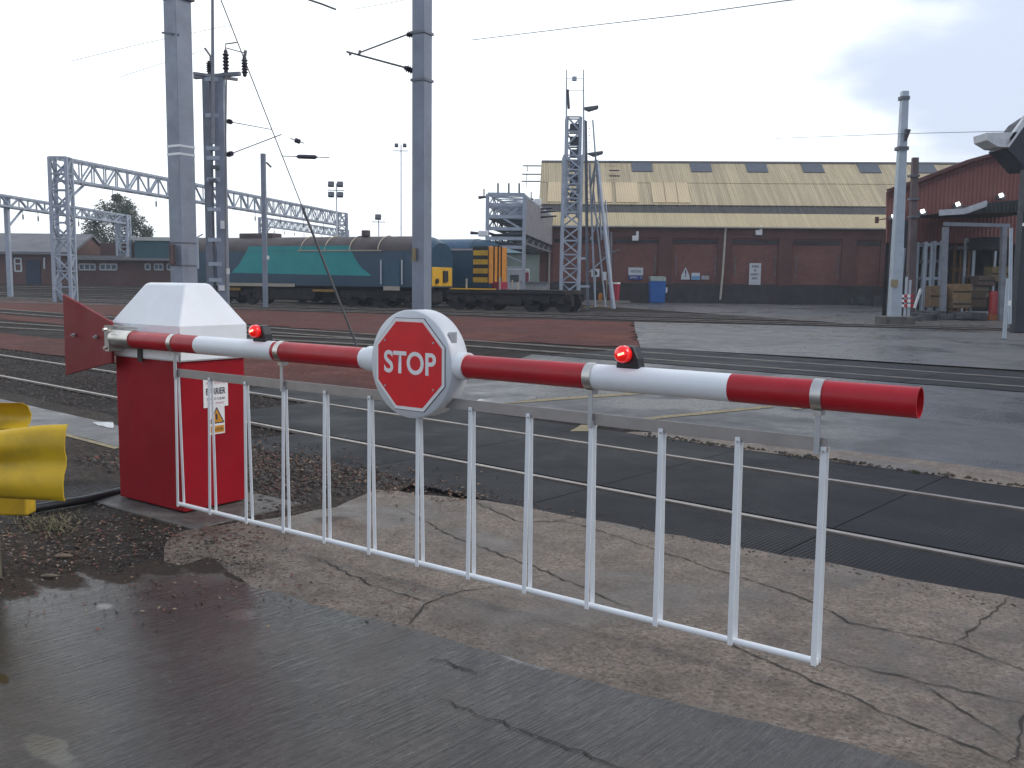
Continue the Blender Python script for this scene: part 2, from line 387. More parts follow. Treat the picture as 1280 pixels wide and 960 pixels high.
# low hills closing the horizon
b = MB(); rnd = random.Random(3); ring = []
for i in range(61):
    a = math.radians(-75+i*2.5); rr = 520+40*math.sin(i*.9)
    ring.append((math.sin(a)*rr, math.cos(a)*rr, 5+2.5*math.sin(i*.7)+rnd.uniform(0, 1.6)))
k = len(ring)
vs = [(x*.93, y*.93, .4) for x, y, z in ring]+ring+[(x*1.25, y*1.25, z*.7) for x, y, z in ring]
b.add(vs, [(i, i+1, i+1+k, i+k) for i in range(k-1)]+[(i+k, i+k+1, i+1+2*k, i+2*k) for i in range(k-1)])
structure(b.obj('hills', mat('far_hill', (.075, .095, .075), .9, 0, .35, .06), smooth=True))

# dirt verge round the barrier
sheet('dirt_verge', rough_edge([TP(2.2, 22), TP(4.9, 22), TP(4.85, 5.2), TP(3.6, 4.6), (-1.7, 5.3), (-1.5, 4.75), (-2.4, 4.55), (-4.5, 4.2), (-12, 4.5), (-16, 10)], .04, .3, 4), M_dirt, -.004)
# exposed aggregate concrete strip
sheet('concrete_strip', rough_edge(gpoly([(470, 612), (420, 634), (340, 648), (285, 655), (225, 664), (205, 684), (205, 705), (290, 725)])+[TP(2.5, 3.8), TP(2.5, -12), TP(5.1, -12), TP(5.05, 1.0), TP(4.9, 2.6), TP(4.75, 4.4)], .025, .15, 9), M_aggr, 0)
# the wet brushed slab in the foreground
edge = [(315, 735), (420, 763), (560, 800), (700, 843), (830, 876), (1000, 917), (1120, 950), (1280, 1000)]
slab = gpoly(edge)+[Vector((7, -4, 0)), Vector((-9, -4, 0)), Vector((-9, 3.4, 0))]+gpoly([(-40, 738), (20, 722), (60, 728), (110, 712), (150, 718), (190, 699), (225, 708), (262, 697), (285, 716)])
sheet('concrete_slab', rough_edge(slab, .015, .12, 2), M_slab, .005)
# path left of the cabinet
sheet('path', rough_edge([TP(3.98, 8.1), TP(4.55, 8.1), TP(4.62, 30), TP(4.0, 30)], .015, .3, 12), M_path, .0)
sheet('edge_line', [TP(3.90, 8.1), TP(3.97, 8.1), TP(3.97, 30), TP(3.90, 30)], M_yline, .002)
sheet('path_marking', rough_edge(gpoly([(116, 528), (141, 528), (141, 536), (122, 532)]), .012, .08, 5), M_wline, .005)
# between the tracks, right
sheet('asphalt', rough_edge([TP(8.35, 9.2), TP(15.25, 12.8), TP(15.3, -30), TP(8.5, -30)], .02, .4, 21), M_asph, -.004)
sheet('concrete_edging', rough_edge([TP(7.93, 5.4), TP(8.45, 5.1), TP(8.62, 0), TP(8.65, -14), TP(7.9, -14)], .04, .12, 22), M_aggr, .001)
sheet('apron', rough_edge(gpoly([(792, 402), (800, 434)])+[TP(19.4, 8), TP(19.6, -40), TP2(38.2, -70), TP2(38.2, -10)], .03, .6, 23), M_apron, -.006)
sheet('forecourt', [TP2(40.8, -70), TP2(40.4, 2.2), (1.2, 76), (1.2, 110), (90, 110), (90, 20)], M_apron, -.008)
# red ballast strips
sheet('red_strip', rough_edge(gpoly([(-500, 353), (-200, 372), (0, 386), (300, 404), (600, 425), (798, 433), (792, 402), (600, 396), (340, 388), (160, 381), (0, 374), (-300, 358)]), .28, .5, 31), M_red, -.014)
sheet('red_verge', rough_edge([TP(7.95, 9.0), TP(10.2, 9.6), TP(12, 17), TP(10.0, 24), TP(9.9, 70), TP(7.95, 70)], .10, .3, 32), M_red, -.014)
sheet('red_gap', rough_edge([TP(13.2, 30), TP(14.9, 26), TP(14.9, 70), TP(13.2, 70)], .05, .5, 33), M_red, -.016)
# yellow hatching and puddles
for q in ([(600, 507), (600, 504), (830, 488), (832, 490.5)], [(797, 526), (795, 523), (962, 507), (968, 509)], [(712, 539), (726, 531), (748, 531.5), (738, 539)], [(990, 512), (990, 509.5), (1100, 500), (1105, 502)]):
    sheet('yellow_line', rough_edge(gpoly(q), .012, .1, 41), M_yline, .001)
def puddle(px, z, seed):
    o = sheet('puddle', rough_edge(gpoly(px), .03, .1, seed), M_puddle, z); return o
puddle([(588, 506), (600, 499), (632, 496), (665, 495), (672, 498), (640, 503)], .003, 51)
puddle([(935, 555), (970, 549), (1005, 551), (965, 557)], .003, 54)
# cracks and joints in the concrete
def cracks(lines, name, z, seed, wmax=.012):
    rnd = random.Random(seed); b = MB()
    for pl in lines:
        pts = [G(x, y, z) for x, y in pl]; fine = []
        for a, c in zip(pts[:-1], pts[1:]):
            k = max(2, int((c-a).length/.045))
            for j in range(k):
                p = a.lerp(c, j/k); nn = Vector((-(c-a).y, (c-a).x, 0)).normalized(); fine.append((p+nn*rnd.uniform(-.014, .014), nn))
        fine.append((pts[-1], fine[-1][1]))
        vs = []
        for i, (p, nn) in enumerate(fine):
            ww = rnd.uniform(.25, 1)*wmax*min(1, .35+.2*min(i, len(fine)-1-i)); vs += [p+nn*ww, p-nn*ww]
        b.add(vs, [(2*i, 2*i+1, 2*i+3, 2*i+2) for i in range(len(fine)-1)])
    return structure(b.obj(name, M_crack))
cracks([[(505, 637), (560, 667), (620, 690), (662, 706), (735, 737), (795, 761)],
        [(590, 626), (650, 652), (700, 651), (735, 658), (800, 680), (905, 715), (1000, 745), (1062, 777), (1195, 806), (1290, 842)],
        [(1195, 806), (1232, 772), (1262, 746)], [(915, 806), (1030, 856), (1120, 896), (1275, 958)],
        [(1020, 820), (1110, 842), (1290, 881)], [(1140, 848), (1200, 885), (1268, 928)], [(395, 696), (470, 733), (542, 753)],
        [(512, 782), (528, 755), (575, 738), (640, 731)], [(690, 652), (735, 642), (790, 640)], [(1265, 960), (1275, 900), (1290, 870)],
        [(820, 776), (900, 800), (960, 822)]], 'pavement_crack', .004, 5, .0062)
cracks([[(548, 872), (640, 908), (790, 962)], [(540, 822), (570, 832), (596, 840)], [(545, 823), (597, 841)]], 'slab_joint', .009, 8, .006)

# near track: rubber crossing panels and rails
def rail(p0, p1, parent, wide=.052, fn=None, zt=.006):
    b = MB(); n = 1 if fn is None else 24
    for i in range(n):
        a, c = (p0, p1) if fn is None else (fn(i/n), fn((i+1)/n))
        a = Vector(a); c = Vector(c)
        b.bar(a+Vector((0, 0, zt-.012)), c+Vector((0, 0, zt-.012)), wide, .024, m=0)
        b.bar(a+Vector((0, 0, zt-.085)), c+Vector((0, 0, zt-.085)), wide*.55, .12, m=1)
    return b.obj('rail', [M_railtop, M_rust], parent)
tr = thing('railway_track', 'nearest railway track with bright rails set in black ribbed rubber crossing panels', 'railway track', TP(6.4, 3, 0), 'railway tracks')
rail(TP(5.635, -14), TP(5.635, 90), tr); rail(TP(7.145, -14), TP(7.145, 90), tr)
b = MB()
for (p0, p1, zt, a) in ((4.78, 5.58, -.002, 7.7), (5.72, 7.06, .0, 9.5), (7.20, 7.97, -.002, 11.3)):
    while a > -14:
        L = 1.8
        b.box(TP((p0+p1)/2, a-L/2, zt-.04), L-.008, p1-p0, .08, T)
        a -= L
b.obj('crossing_panel', M_rubber, tr, bevel=.004)
b = MB(); b.box(TP(6.4, -3.2, -.06), 21, 3.12, .03, T); b.obj('panel_bed', mat('panel_gap', (.008, .008, .008), .9), tr)
# middle track, with its own crossing, and the siding that joins it
tr = thing('railway_track', 'second railway track from the barrier with smooth black rubber crossing on the right', 'railway track', TP(16.9, 10), 'railway tracks')
for s in (-.755, .755):
    rail(TP(16.9+s, -40), TP(16.9+s, 13), tr)
    rail(None, None, tr, fn=lambda u, s=s: TP(16.9+s-.55*sstep(14, 30, 13+u*90), 13+u*90))
b = MB()
for (p0, p1) in ((15.35, 16.08), (16.22, 17.58), (17.72, 18.9)):
    a = 12.4
    while a > -40: b.box(TP((p0+p1)/2, a-1.2, -.045), 2.38, p1-p0, .09, T); a -= 2.4
b.obj('crossing_panel', M_rubber, tr, bevel=.006)
tr = thing('railway_track', 'siding rails curving in to join the second track left of the white cabinet cover', 'railway track', TP(11.4, 30), 'railway tracks')
for s in (-.755, .755):
    rail(None, None, tr, fn=lambda u, s=s: TP(11.5+s+4.2*sstep(33, 14, 16+u*80), 16+u*80))
labs = ['far railway track crossing the yard just beyond the red ballast strip', 'far railway track between the red ballast and the blue locomotive', 'track the teal and blue locomotive stands on']
for p, lb in zip((39.2, 43.2, 46.3), labs):
    tr = thing('railway_track', lb, 'railway track', TP2(p, 10), 'railway tracks')
    for s in (-.755, .755): rail(TP2(p+s, -60 if p < 45 else -16), TP2(p+s, 90), tr, .09, zt=.02)
for p, lb in zip((52.5, 57.5), ('rails in the dark ballast before the brick building at left', 'furthest rails by the feet of the lattice portals')):
    tr = thing('railway_track', lb, 'railway track', TP2(p, 40, .5), 'railway tracks')
    for s in (-.755, .755):
        rail(None, None, tr, .09, fn=lambda u, s=s, p=p: (lambda q: Vector((q.x, q.y, gz(q.x, q.y)+.03)))(TP2(p+s, 28+u*80)), zt=.02)

# ------------------------------------------------------------------ the barrier
A = G(225, 630, .1); D = (G(1018, 826, .1)-A); D.z = 0; D.normalize(); O = Vector((-D.y, D.x, 0))   # along the boom, away from camera
if O.y < 0: O = -O
A0 = Vector((A.x, A.y, 0))
def BF(s, o, z): return A0 + D*s + O*o + Vector((0, 0, z))
ZB = 1.117
bar = thing('boom_barrier', 'red and white boom barrier with STOP disc and white picket skirt beside a red cabinet', 'barrier', BF(-.4, .32, 0))
# cabinet
S0, S1, O0, O1 = -.80, -.065, .075, .565
b = MB(); b.box(BF((S0+S1)/2, (O0+O1)/2, .515), S1-S0, O1-O0, .99, D, O)
cab = b.obj('cabinet', M_redbox, bar, bevel=.008)
b = MB(); b.box(BF((S0+S1)/2, O0-.0, .52), .002, .004, .01, D, O)
# cover
def ringrect(i, z): return [BF(S0-.02+i, O0-.02+i, z), BF(S1+.02-i, O0-.02+i, z), BF(S1+.02-i, O1+.02-i, z), BF(S0-.02+i, O1+.02-i, z)]
b = MB(); b.loft([ringrect(-.002, .99), ringrect(0, 1.0), ringrect(.004, 1.215), ringrect(.165, 1.475), ringrect(.19, 1.485)])
cov = b.obj('cover', M_white, bar, bevel=.018, seg=3, smooth=True, angle=28)
b = MB(); b.box(BF(-.47, O0-.026, 1.03), .05, .006, .12, D, O); b.obj('slot', M_black, cov)
# notice on the right face (the face looking along D)
fx = S1+.0015
def RF(o, z, d=0): return BF(fx+d, o, z)
def rect(o0, o1, z0, z1, d): return [RF(o0, z0, d), RF(o1, z0, d), RF(o1, z1, d), RF(o0, z1, d)]
nb = MB(); nb.prism(rect(.235, .425, .68, .865, 0), D*.003); nb.prism(rect(.27, .395, .50, .6795, 0), D*.003)
nt_ = nb.obj('warning_notice', M_signwhite, bar)
b = MB(); b.prism([RF(.285, .578, .0036), RF(.38, .578, .0036), RF(.333, .665, .0036)], D*.001); b.obj('warning_triangle', M_amber, nt_)
b = MB()
tri = [(.278, .574), (.388, .574), (.333, .675)]
for i in range(3):
    p, q = tri[i], tri[(i+1) % 3]; b.bar(RF(p[0], p[1], .0044), RF(q[0], q[1], .0044), .006, .001, up=D)
b.bar(RF(.333, .595, .0056), RF(.328, .635, .0056), .012, .001, up=D)
b.obj('triangle_border', M_ink, nt_)
b = MB(); b.prism(rect(.278, .388, .51, .555, .0036), D*.001); b.obj('amber_panel', M_amber, nt_)
lettering('CAUTION', RF(.333, .532, .0052), O, (0, 0, 1), .018, M_ink, nt_, .09)
lettering('AUTOMATIC', RF(.33, .84, .0036), O, (0, 0, 1), .018, M_inkred, nt_, .15)
lettering('BARRIER', RF(.33, .785, .0036), O, (0, 0, 1), .042, M_ink, nt_, .15, .02)
lettering('STAND CLEAR', RF(.33, .735, .0036), O, (0, 0, 1), .016, M_ink, nt_, .14)
lettering('KEEP AWAY', RF(.33, .705, .0036), O, (0, 0, 1), .016, M_inkred, nt_, .13)
# counterweight vane behind the pivot
b = MB(); b.prism([BF(-1.29, -.012, .83), BF(-.70, -.012, .955), BF(-.70, -.012, 1.225), BF(-1.29, -.012, 1.395)], O*.02)
van = b.obj('counterweight_vane', M_redvane, bar, bevel=.003)
b = MB()
for s in (-1.14, -.86): b.tube([BF(s, -.02, 1.118), BF(s, -.03, 1.118)], .014, 8); b.tube([BF(s, -.03, 1.118), BF(s, -.045, 1.118)], .007, 8)
b.objs('bolt', M_hang, van)
# boom: octagonal tube striped in paint
b = MB(); RB = .056
def seg(s0, s1, m, r=RB, n=16): b.tube([BF(s0, 0, ZB), BF(s1, 0, ZB)], r, n, m, rot=.12)
seg(-.47, .246, 0); seg(.246, .949, 1); seg(.949, 1.64, 0); seg(1.64, 2.29, 1); seg(2.29, 3.0, 0); seg(3.0, 3.654, 1)
# open far end
n = 16
seg(3.654, 4.30, 0)
ro = lambda s, r: [v for v in MB().tube([BF(s, 0, ZB), BF(s+.001, 0, ZB)], r, n, rot=.12).v[:n]]
b.loft([ro(4.30, RB), ro(4.35, RB), ro(4.35, RB-.005), ro(4.302, RB-.005)], 0)
boom = b.obj('boom', [M_redp, M_white], bar, smooth=True, angle=45)
b = MB(); b.tube([BF(-.66, 0, ZB), BF(-.44, 0, ZB)], .062, 16); b.box(BF(-.69, .0, ZB), .05, .10, .17, D, O)
b.tube([BF(-.58, 0, ZB), BF(-.58, .12, ZB)], .05, 14)
for z in (-.06, .06): b.tube([BF(-.66, -.065, ZB+z), BF(-.66, -.09, ZB+z)], .012, 6)
b.box(BF(-.55, -.0, ZB+.075), .26, .015, .012, D, O)
b.obj('pivot_clamp', M_alu, bar, smooth=True)
for s in (.0, 1.0, 3.015, 4.0):
    b = MB(); b.tube([BF(s-.02, 0, ZB), BF(s+.02, 0, ZB)], RB+.004, 16); b.box(BF(s, 0, ZB-RB-.01), .03, .05, .02, D, O)
    cl = b.obj('boom_ring', M_alu, bar, smooth=True)
    b = MB(); b.box(BF(s, -.012, (ZB-RB+.905)/2), .022, .005, ZB-RB-.905+.02, D, O)
    b.obj('hanger', M_hang, cl, bevel=.001)
# warning lamps on top of the boom
def lamp(s):
    b = MB(); c = BF(s, 0, ZB+RB)
    b.prism([BF(s-.055, -.03, ZB+RB-.01), BF(s+.055, -.03, ZB+RB-.01), BF(s+.05, -.03, ZB+RB+.035), BF(s+.025, -.03, ZB+RB+.085), BF(s-.025, -.03, ZB+RB+.085), BF(s-.05, -.03, ZB+RB+.035)], O*.06)
    l = b.obj('warning_lamp', M_black, bar, bevel=.008)
    b = MB(); b.tube([BF(s-.012, -.03, ZB+RB+.052), BF(s-.012, -.05, ZB+RB+.052)], .036, 16); b.dome(BF(s-.012, -.05, ZB+RB+.052), .036, -O, 18, 6, sq=.75)
    ln = b.obj('lens', M_lens, l, smooth=True)
    b = MB(); b.box(BF(s-.004, -.0765, ZB+RB+.055), .028, .006, .009, D+Vector((0, 0, .35)), O); b.obj('lens_highlight', M_highlight, l)  # bright highlight on the lens, put in as a small glowing bar
lamp(.83); lamp(3.20)
# STOP disc: a drum round the boom
SD, ZD, RD = 2.016, 1.112, .266
fo, bo = -.067, .060
def ring(o, r, n=64): return [BF(SD+math.cos(2*math.pi*k/n)*r, o, ZD+math.sin(2*math.pi*k/n)*r) for k in range(n)]
b = MB(); b.loft([ring(fo, RD-.006), ring(fo+.006, RD), ring(bo-.004, RD), ring(bo, RD-.004)])
drum = b.obj('stop_disc', M_whited, bar, smooth=True, angle=50)
def octo(R, o, k=1.0): return [BF(SD+R*math.cos(math.radians(22.5+45*i)), o, ZD+R*math.sin(math.radians(22.5+45*i))) for i in range(8)]
b = MB(); b.prism(octo(.2455, fo-.0035), O*.003); b.obj('sign_outline', M_ink, drum)
b = MB(); b.prism(octo(.2425, fo-.0055), O*.002); sgn = b.obj('sign_border', M_signwhite, drum)
b = MB(); b.prism(octo(.2245, fo-.0075), O*.002); b.obj('sign_face', M_signred, drum)
lettering('STOP', BF(SD+.004, fo-.0075, ZD+.008), D, (0, 0, 1), .112, M_signwhite, drum, .340, .022)
b = MB()
for sx in (-1, 1):
    for sz in (-1, 1): b.tube([BF(SD+sx*.158, fo-.006, ZD+sz*.113), BF(SD+sx*.158, fo-.012, ZD+sz*.113)], .005, 8)
b.objs('rivet', M_hang, drum)
b = MB()
for s0, s1 in ((-.335, -.262), (.262, .312)): b.tube([BF(SD+s0, 0, ZB), BF(SD+s1, 0, ZB)], .066, 20)
b.objs('collar', M_white, drum, smooth=True)
b = MB(); b.box(BF(SD+RD*.865, -.02, ZD+.13), .02, .04, .07, D, O); b.obj('vent_slot', M_hang, drum)
# picket skirt
b = MB(); b.box(BF(2.013, .004, .932), 4.05, .006, .052, D, O); b.obj('top_rail', mat('dull_clear_rail', (.36, .33, .31), .45, .35, .12, 6), bar, bevel=.001)
b = MB(); b.tube([BF(-.012, 0, .1), BF(4.04, 0, .1)], .0135, 10); b.obj('bottom_rail', M_white, bar, smooth=True)
for i in range(13):
    s = 4.027*i/12; b = MB(); r2 = random.Random(i)
    zt = .925 if i else 1.0
    j = r2.uniform(-.007, .007)
    b.bar(BF(s-.004, -.0035, zt), BF(s+.004+j, -.022, .088), .022, .005, up=O); b.tube([BF(s+.004+j, -.025, .1), BF(s+.004+j, .025, .1)], .006, 6)
    b.bar(BF(s+.002, .0115, .925), BF(s+.006+j, .022, .088), .022, .005, up=O)
    pk = b.obj('picket', M_white, bar, bevel=.0015)
    b = MB(); b.tube([BF(s-.003, -.004, zt-.018), BF(s-.003, -.010, zt-.018)], .0055, 8); b.obj('bolt', M_hang, pk)
# concrete pad and buried conduit
o = MB().box(BF(-.35, .33, -.005), 1.25, .85, .03, D, O).obj('concrete_pad', M_pad, bevel=.01); structure(o)
b = MB(); b.tube([G(20, 640, .02), G(62, 632, .03), G(105, 625, .03), G(150, 614, .02)], .028, 10)
tag(b.obj('conduit', M_black, smooth=True), 'black conduit on the dirt running from the red cabinet to the yellow guardrail', 'pipe')

# ------------------------------------------------------------------ yellow guardrail
YG = 4.35
gr = thing('guardrail', 'yellow painted crash guardrail end bent by knocks, left of the red cabinet', 'guardrail', Q(-20, 690, YG))
gr.location.z = 0
def wbeam(pts_fn, n, half, m, parent, name):
    prof = [(-1, .0), (-.86, .045), (-.55, .065), (-.30, .05), (-.12, .005), (.12, .005), (.30, .05), (.55, .065), (.86, .045), (1, .0)]
    b = MB(); secs = []
    for i in range(n+1):
        c, nrm, hh, tilt, *k_ = pts_fn(i/n); kk = k_[0] if k_ else 1
        fr = [c+Vector((0, 0, k*hh))+nrm*(d*kk+tilt*k) for k, d in prof]
        secs.append(fr+[p-nrm*.006 for p in reversed(fr)])
    b.loft(secs); return b.obj(name, m, parent, smooth=True, angle=60)
def near_fn(u):
    # from beyond the frame to the flared end
    X0, X1 = -5.2, -2.10
    X = X0+(X1-X0)*u; fl = sstep(.80, 1, u)
    Y = 5.0-.62*u-.10*math.sin(3*u)+.02*fl
    c = Vector((X, Y, .60+.02*u+.025*fl)); hh = .145+.035*fl
    return c, Vector((-.2, -.98, 0)).normalized(), hh, -.02*fl, 1-.72*fl
wbeam(near_fn, 26, .155, M_yellow, gr, 'front_beam')
def back_fn(u):
    X = -5.4+(5.4-2.50)*u; c = Vector((X, 5.35-.55*u, .62+.10*sstep(.55, 1, u))); return c, Vector((.15, .98, 0)).normalized(), .155, .02*math.sin(u*5)
wbeam(back_fn, 14, .155, M_yellow, gr, 'rear_beam')
b = MB(); p = Q(8, 630, 4.75); b.box((p.x-.12, p.y, p.z+.08), .5, .10, .26); b.obj('lower_block', M_yellow, gr, bevel=.012)
b = MB(); b.box((-3.9, 5.05, .36), .16, .12, .72); b.obj('post', M_yellow, gr, bevel=.01)
b = MB(); b.box((-2.62, 4.6, .14), .1, .1, .30); b.obj('stub_post', mat('weathered_timber', (.12, .11, .08), .9, 0, .3, 10), gr, bevel=.008)

# ------------------------------------------------------------------ masts and overhead line
def mast_square(name, label, px_base, Y, side, rot, ztop, m, group=None, z0=-.05, top=None):
    x = Q(px_base[0], px_base[1], Y); t = thing(name, label, 'mast', Vector((x.x, x.y, z0)), group)
    b = MB(); ax = Vector((math.cos(rot), math.sin(rot), 0)); c = Vector((x.x, x.y, (z0+ztop)/2))
    b.box(c, side, side, ztop-z0, ax); b.obj('shaft', m, t, bevel=.012)
    return t, x, ax
GM = 'overhead line masts'
t, c1, ax = mast_square('overhead_line_mast', 'thick grey square mast rising behind the white cabinet cover out of the picture', (230, 340), 17.2, .335, math.radians(-33), 9.2, M_galv, GM)
ay = Vector((-ax.y, ax.x, 0))
for yy, hh, mm in ((184, .04, M_strap), (194, .04, M_strap), (304, .03, M_latd), (332, .03, M_latd)):
    z = Q(230, yy, 17.2).z; b = MB(); b.box((c1.x, c1.y, z), .345, .345, hh, ax); b.obj('strap', mm, t)
b = MB(); p = Q(213, 318, 17.0); b.box((p.x+.03, p.y+.0, p.z), .06, .10, .36, ax); b.obj('rusty_plate', M_rustpole, t, bevel=.01)
b = MB(); p = Q(247, 318, 17.0); b.bar((p.x, p.y, p.z-.25), (p.x, p.y, p.z+.3), .03); b.bar((p.x, p.y, p.z+.3), (p.x+.1, p.y, p.z+.36), .02); b.obj('side_bracket', M_galvl, t)
b = MB(); p = Q(206, 43, 17.0); b.bar(p+Vector((-.05, 0, .03)), p+Vector((.25, 0, 0)), .03); b.obj('bracket_rod', M_galvd, t)
b = MB(); p = Q(223, 0, 17.2); b.box((c1.x, c1.y, p.z+.02), .42, .42, .06, ax); b.obj('collar', M_latd, t)

t2, c2, ax2 = mast_square('overhead_line_mast', 'slim grey mast with two insulated bracket arms standing behind the STOP disc', (527, 460), 13.5, .205, math.radians(-28), 6.7, M_galv, GM)
def insulator(p, q, r, t, name='insulator'):
    p = Vector(p); q = Vector(q); b = MB(); n = 15; pts = []; rr = []
    for i in range(n): pts.append(p.lerp(q, i/(n-1))); rr.append((r if i % 2 else r*.55)*(1 if 1 < i < n-2 else .6))
    b.tube(pts, rr, 10); return b.obj(name, M_ins, t, smooth=True)
Yc = 13.5
def PQ(x, y, Y=Yc): return Q(x, y, Y)
insulator(PQ(524, 42), PQ(508, 43.5), .052, t2); insulator(PQ(524, 92), PQ(505, 84), .052, t2)
b = MB(); b.tube([PQ(508, 43.5), PQ(449, 66)], .011, 6); b.tube([PQ(505, 84), PQ(433, 64.5)], .014, 6)
b.tube([PQ(449, 68), PQ(450, 63)], .02, 6); b.tube([PQ(437, 66), PQ(438, 69)], .02, 6); b.objs('bracket_arm', M_wire, t2)
b = MB()
for yy in (42, 101):
    p = PQ(532, yy); b.box((c2.x, c2.y, p.z), .235, .235, .035, ax2)
b.objs('strap', M_galvd, t2)
b = MB(); p = PQ(525, 318); b.box((c2.x-.1, c2.y-.1, p.z), .05, .03, .18, ax2); b.obj('label_plate', mat('ochre_plate', (.3, .24, .14), .7), t2)

# battened double-channel mast with insulators
Y3 = 36.0; b3 = Q(271, 395, Y3); zt3 = Q(270, 97, Y3).z
t3 = thing('switching_mast', 'battened twin-channel grey mast topped by three brown insulators, between square mast and locomotive', 'mast', (b3.x, b3.y, 0))
b = MB(); xl, xr = Q(261.5, 240, Y3).x, Q(277, 240, Y3).x
b.box((xl, Y3, zt3/2), .26, .3, zt3); b.obj('channel', M_galvd, t3); b = MB(); b.box((xr, Y3, zt3/2), .36, .3, zt3); b.obj('channel', M_galv, t3)
b = MB()
for yy in (100, 145, 186, 198, 225, 262, 300, 330, 350): z = Q(270, yy, Y3).z; b.box(((xl+xr)/2-.02, Y3-.01, z), .5, .29, .14)
b.objs('batten', M_galvl, t3)
b = MB(); zc = zt3+.06
b.bar((xl-.55, Y3+.3, zc), (xr+.85, Y3-.3, zc+.02), .16, .12); b.bar((xl-.35, Y3-.4, zc), (xr+.5, Y3+.6, zc), .12, .1); b.bar((xr-.1, Y3+.7, zc+.22), (xr+.85, Y3-.3, zc+.06), .08, .08)
b.objs('crossarm', M_galvd, t3)
for xx, y0, y1 in ((262, 93, 76), (282.5, 92, 62), (306, 96, 70)):
    p, q = Q(xx, y0, Y3), Q(xx-.5, y1, Y3); insulator(p, q, .13, t3)
b = MB(); b.tube([Q(282, 62, Y3), Q(282, 55, Y3), Q(296, 53, Y3)], .025, 6); b.tube([Q(256, 60, Y3), Q(263, 70, Y3), Q(263, 78, Y3)], .04, 6); b.tube([Q(306, 70, Y3), Q(307, 63, Y3)], .06, 6); b.tube([Q(283, 60, Y3), Q(305, 66, Y3)], .02, 5)
b.tube([Q(283, 95, Y3-.3), Q(282, 180, Y3-.3), Q(282, 360, Y3-.3)], .03, 6); b.objs('cable', M_wire, t3)
b = MB(); b.tube([Q(266, 180, Y3-.35), Q(266, 95, Y3-.35), Q(265.5, -30, Y3-.35)], [.07, .065, .05], 8); b.obj('top_pole', M_galvd, t3, smooth=True)
insulator(Q(283, 151, Y3), Q(291, 153, Y3), .1, t3); insulator(Q(283, 194, Y3), Q(292, 191, Y3), .12, t3)
b = MB(); b.tube([Q(291, 153, Y3), Q(340, 162, Y3)], .015, 5); b.tube([Q(292, 191, Y3), Q(352, 168, Y3)], .02, 5); b.tube([Q(292, 153, Y3), Q(340, 162, Y3)], .015, 5); b.objs('bracket_arm', M_wire, t3)
b = MB()
for yy, xx in ((209, 269), (226, 266)): p = Q(xx, yy, Y3-.2); b.box((p.x, p.y, p.z), .26, .12, .14)
b.objs('clamp', M_latd, t3)
b = MB(); p = Q(278, 281, Y3-.2); b.box(p, .14, .06, .3); p = Q(284, 339, Y3-.2); b.box(p, .16, .06, .22); p = Q(277, 360, Y3-.2); b.box(p, .2, .06, .2); b.objs('number_plate', M_signwhite, t3)

# guy rod
gp = G(446, 432, 0); gt = Q(222, -138, 17.2); gm = gp.lerp(gt, .36)
gy_ = thing('guy_wire', 'guy wire with a thick lower rod slanting from the thick mast top to the ground', 'cable', gp)
b = MB(); b.tube([gp, gm], .026, 8); b.obj('anchor_rod', mat('old_rod', (.20, .20, .20), .6, .3), gy_, smooth=True)
b = MB(); b.tube([gm, gt], .011, 6); b.obj('wire', M_wire, gy_)
b = MB(); b.box(gm, .05, .05, .12); b.obj('turnbuckle', M_latd, gy_)

# thin mast in front of the locomotive
Y4 = 50.5; p4 = Q(332, 384, Y4)
t4 = thing('overhead_line_mast', 'thin dark grey mast standing in front of the locomotive body', 'mast', (p4.x, p4.y, 0), GM)
b = MB(); zt = Q(332, 192, Y4).z; b.box((p4.x, p4.y, zt/2), .24, .24, zt); b.obj('shaft', M_galv, t4, bevel=.02)
b = MB(); b.bar(Q(333, 203, Y4), Q(339, 209, Y4), .09); b.obj('stub_arm', M_ins, t4); b = MB(); p = Q(335, 322, Y4-.2); b.box(p, .12, .05, .2); b.obj('label_plate', M_signwhite, t4)

# right hand grey mast on its block
Y5 = 38.5; p5 = Q(1117, 404, Y5)
t5 = thing('overhead_line_mast', 'pale grey mast on a square concrete block in front of the red clad shed', 'mast', (p5.x, p5.y, 0), GM)
zt = Q(1131, 114, Y5).z; topx = Q(1131, 114, Y5).x
b = MB(); b.loft([[Vector((p5.x+i*.22, p5.y+j*.22, .2)) for i, j in ((-1, -1), (1, -1), (1, 1), (-1, 1))], [Vector((topx+i*.13, p5.y+j*.13, zt)) for i, j in ((-1, -1), (1, -1), (1, 1), (-1, 1))]]); b.obj('shaft', M_galvl, t5, bevel=.02)
b = MB(); b.box((p5.x+.05, p5.y, .14), 1.25, 1.1, .34); b.obj('base_block', M_pad, t5, bevel=.03)
b = MB()
for yy, ww in ((123, .34), (186, .42)): p = Q(1130 if yy < 150 else 1127, yy, Y5); b.box((p.x, p5.y, p.z), ww, ww, .14)
b.objs('collar', M_latd, t5)
b = MB(); b.tube([Q(1135, 162, Y5-.2), Q(1132, 176, Y5-.2)], [.12, .05], 8); b.obj('bracket', M_ins, t5)
b = MB(); p = Q(1118, 354, Y5-.25); b.box(p, .28, .04, .3); b.obj('label_plate', mat('ochre_plate', (.3, .24, .14), .7), t5)
Y6 = 44.5; p6 = Q(1137, 396, Y6)
t6 = thing('lamp_column', 'rust brown column just right of the pale grey mast', 'mast', (p6.x, p6.y, 0))
b = MB(); q6 = Q(1144, 197, Y6); b.loft([[Vector((p6.x+i*.19, p6.y+j*.19, 0)) for i, j in ((-1, -1), (1, -1), (1, 1), (-1, 1))], [Vector((q6.x+i*.13, p6.y+j*.13, q6.z)) for i, j in ((-1, -1), (1, -1), (1, 1), (-1, 1))]]); b.obj('shaft', M_rustpole, t6, bevel=.02)
b = MB()
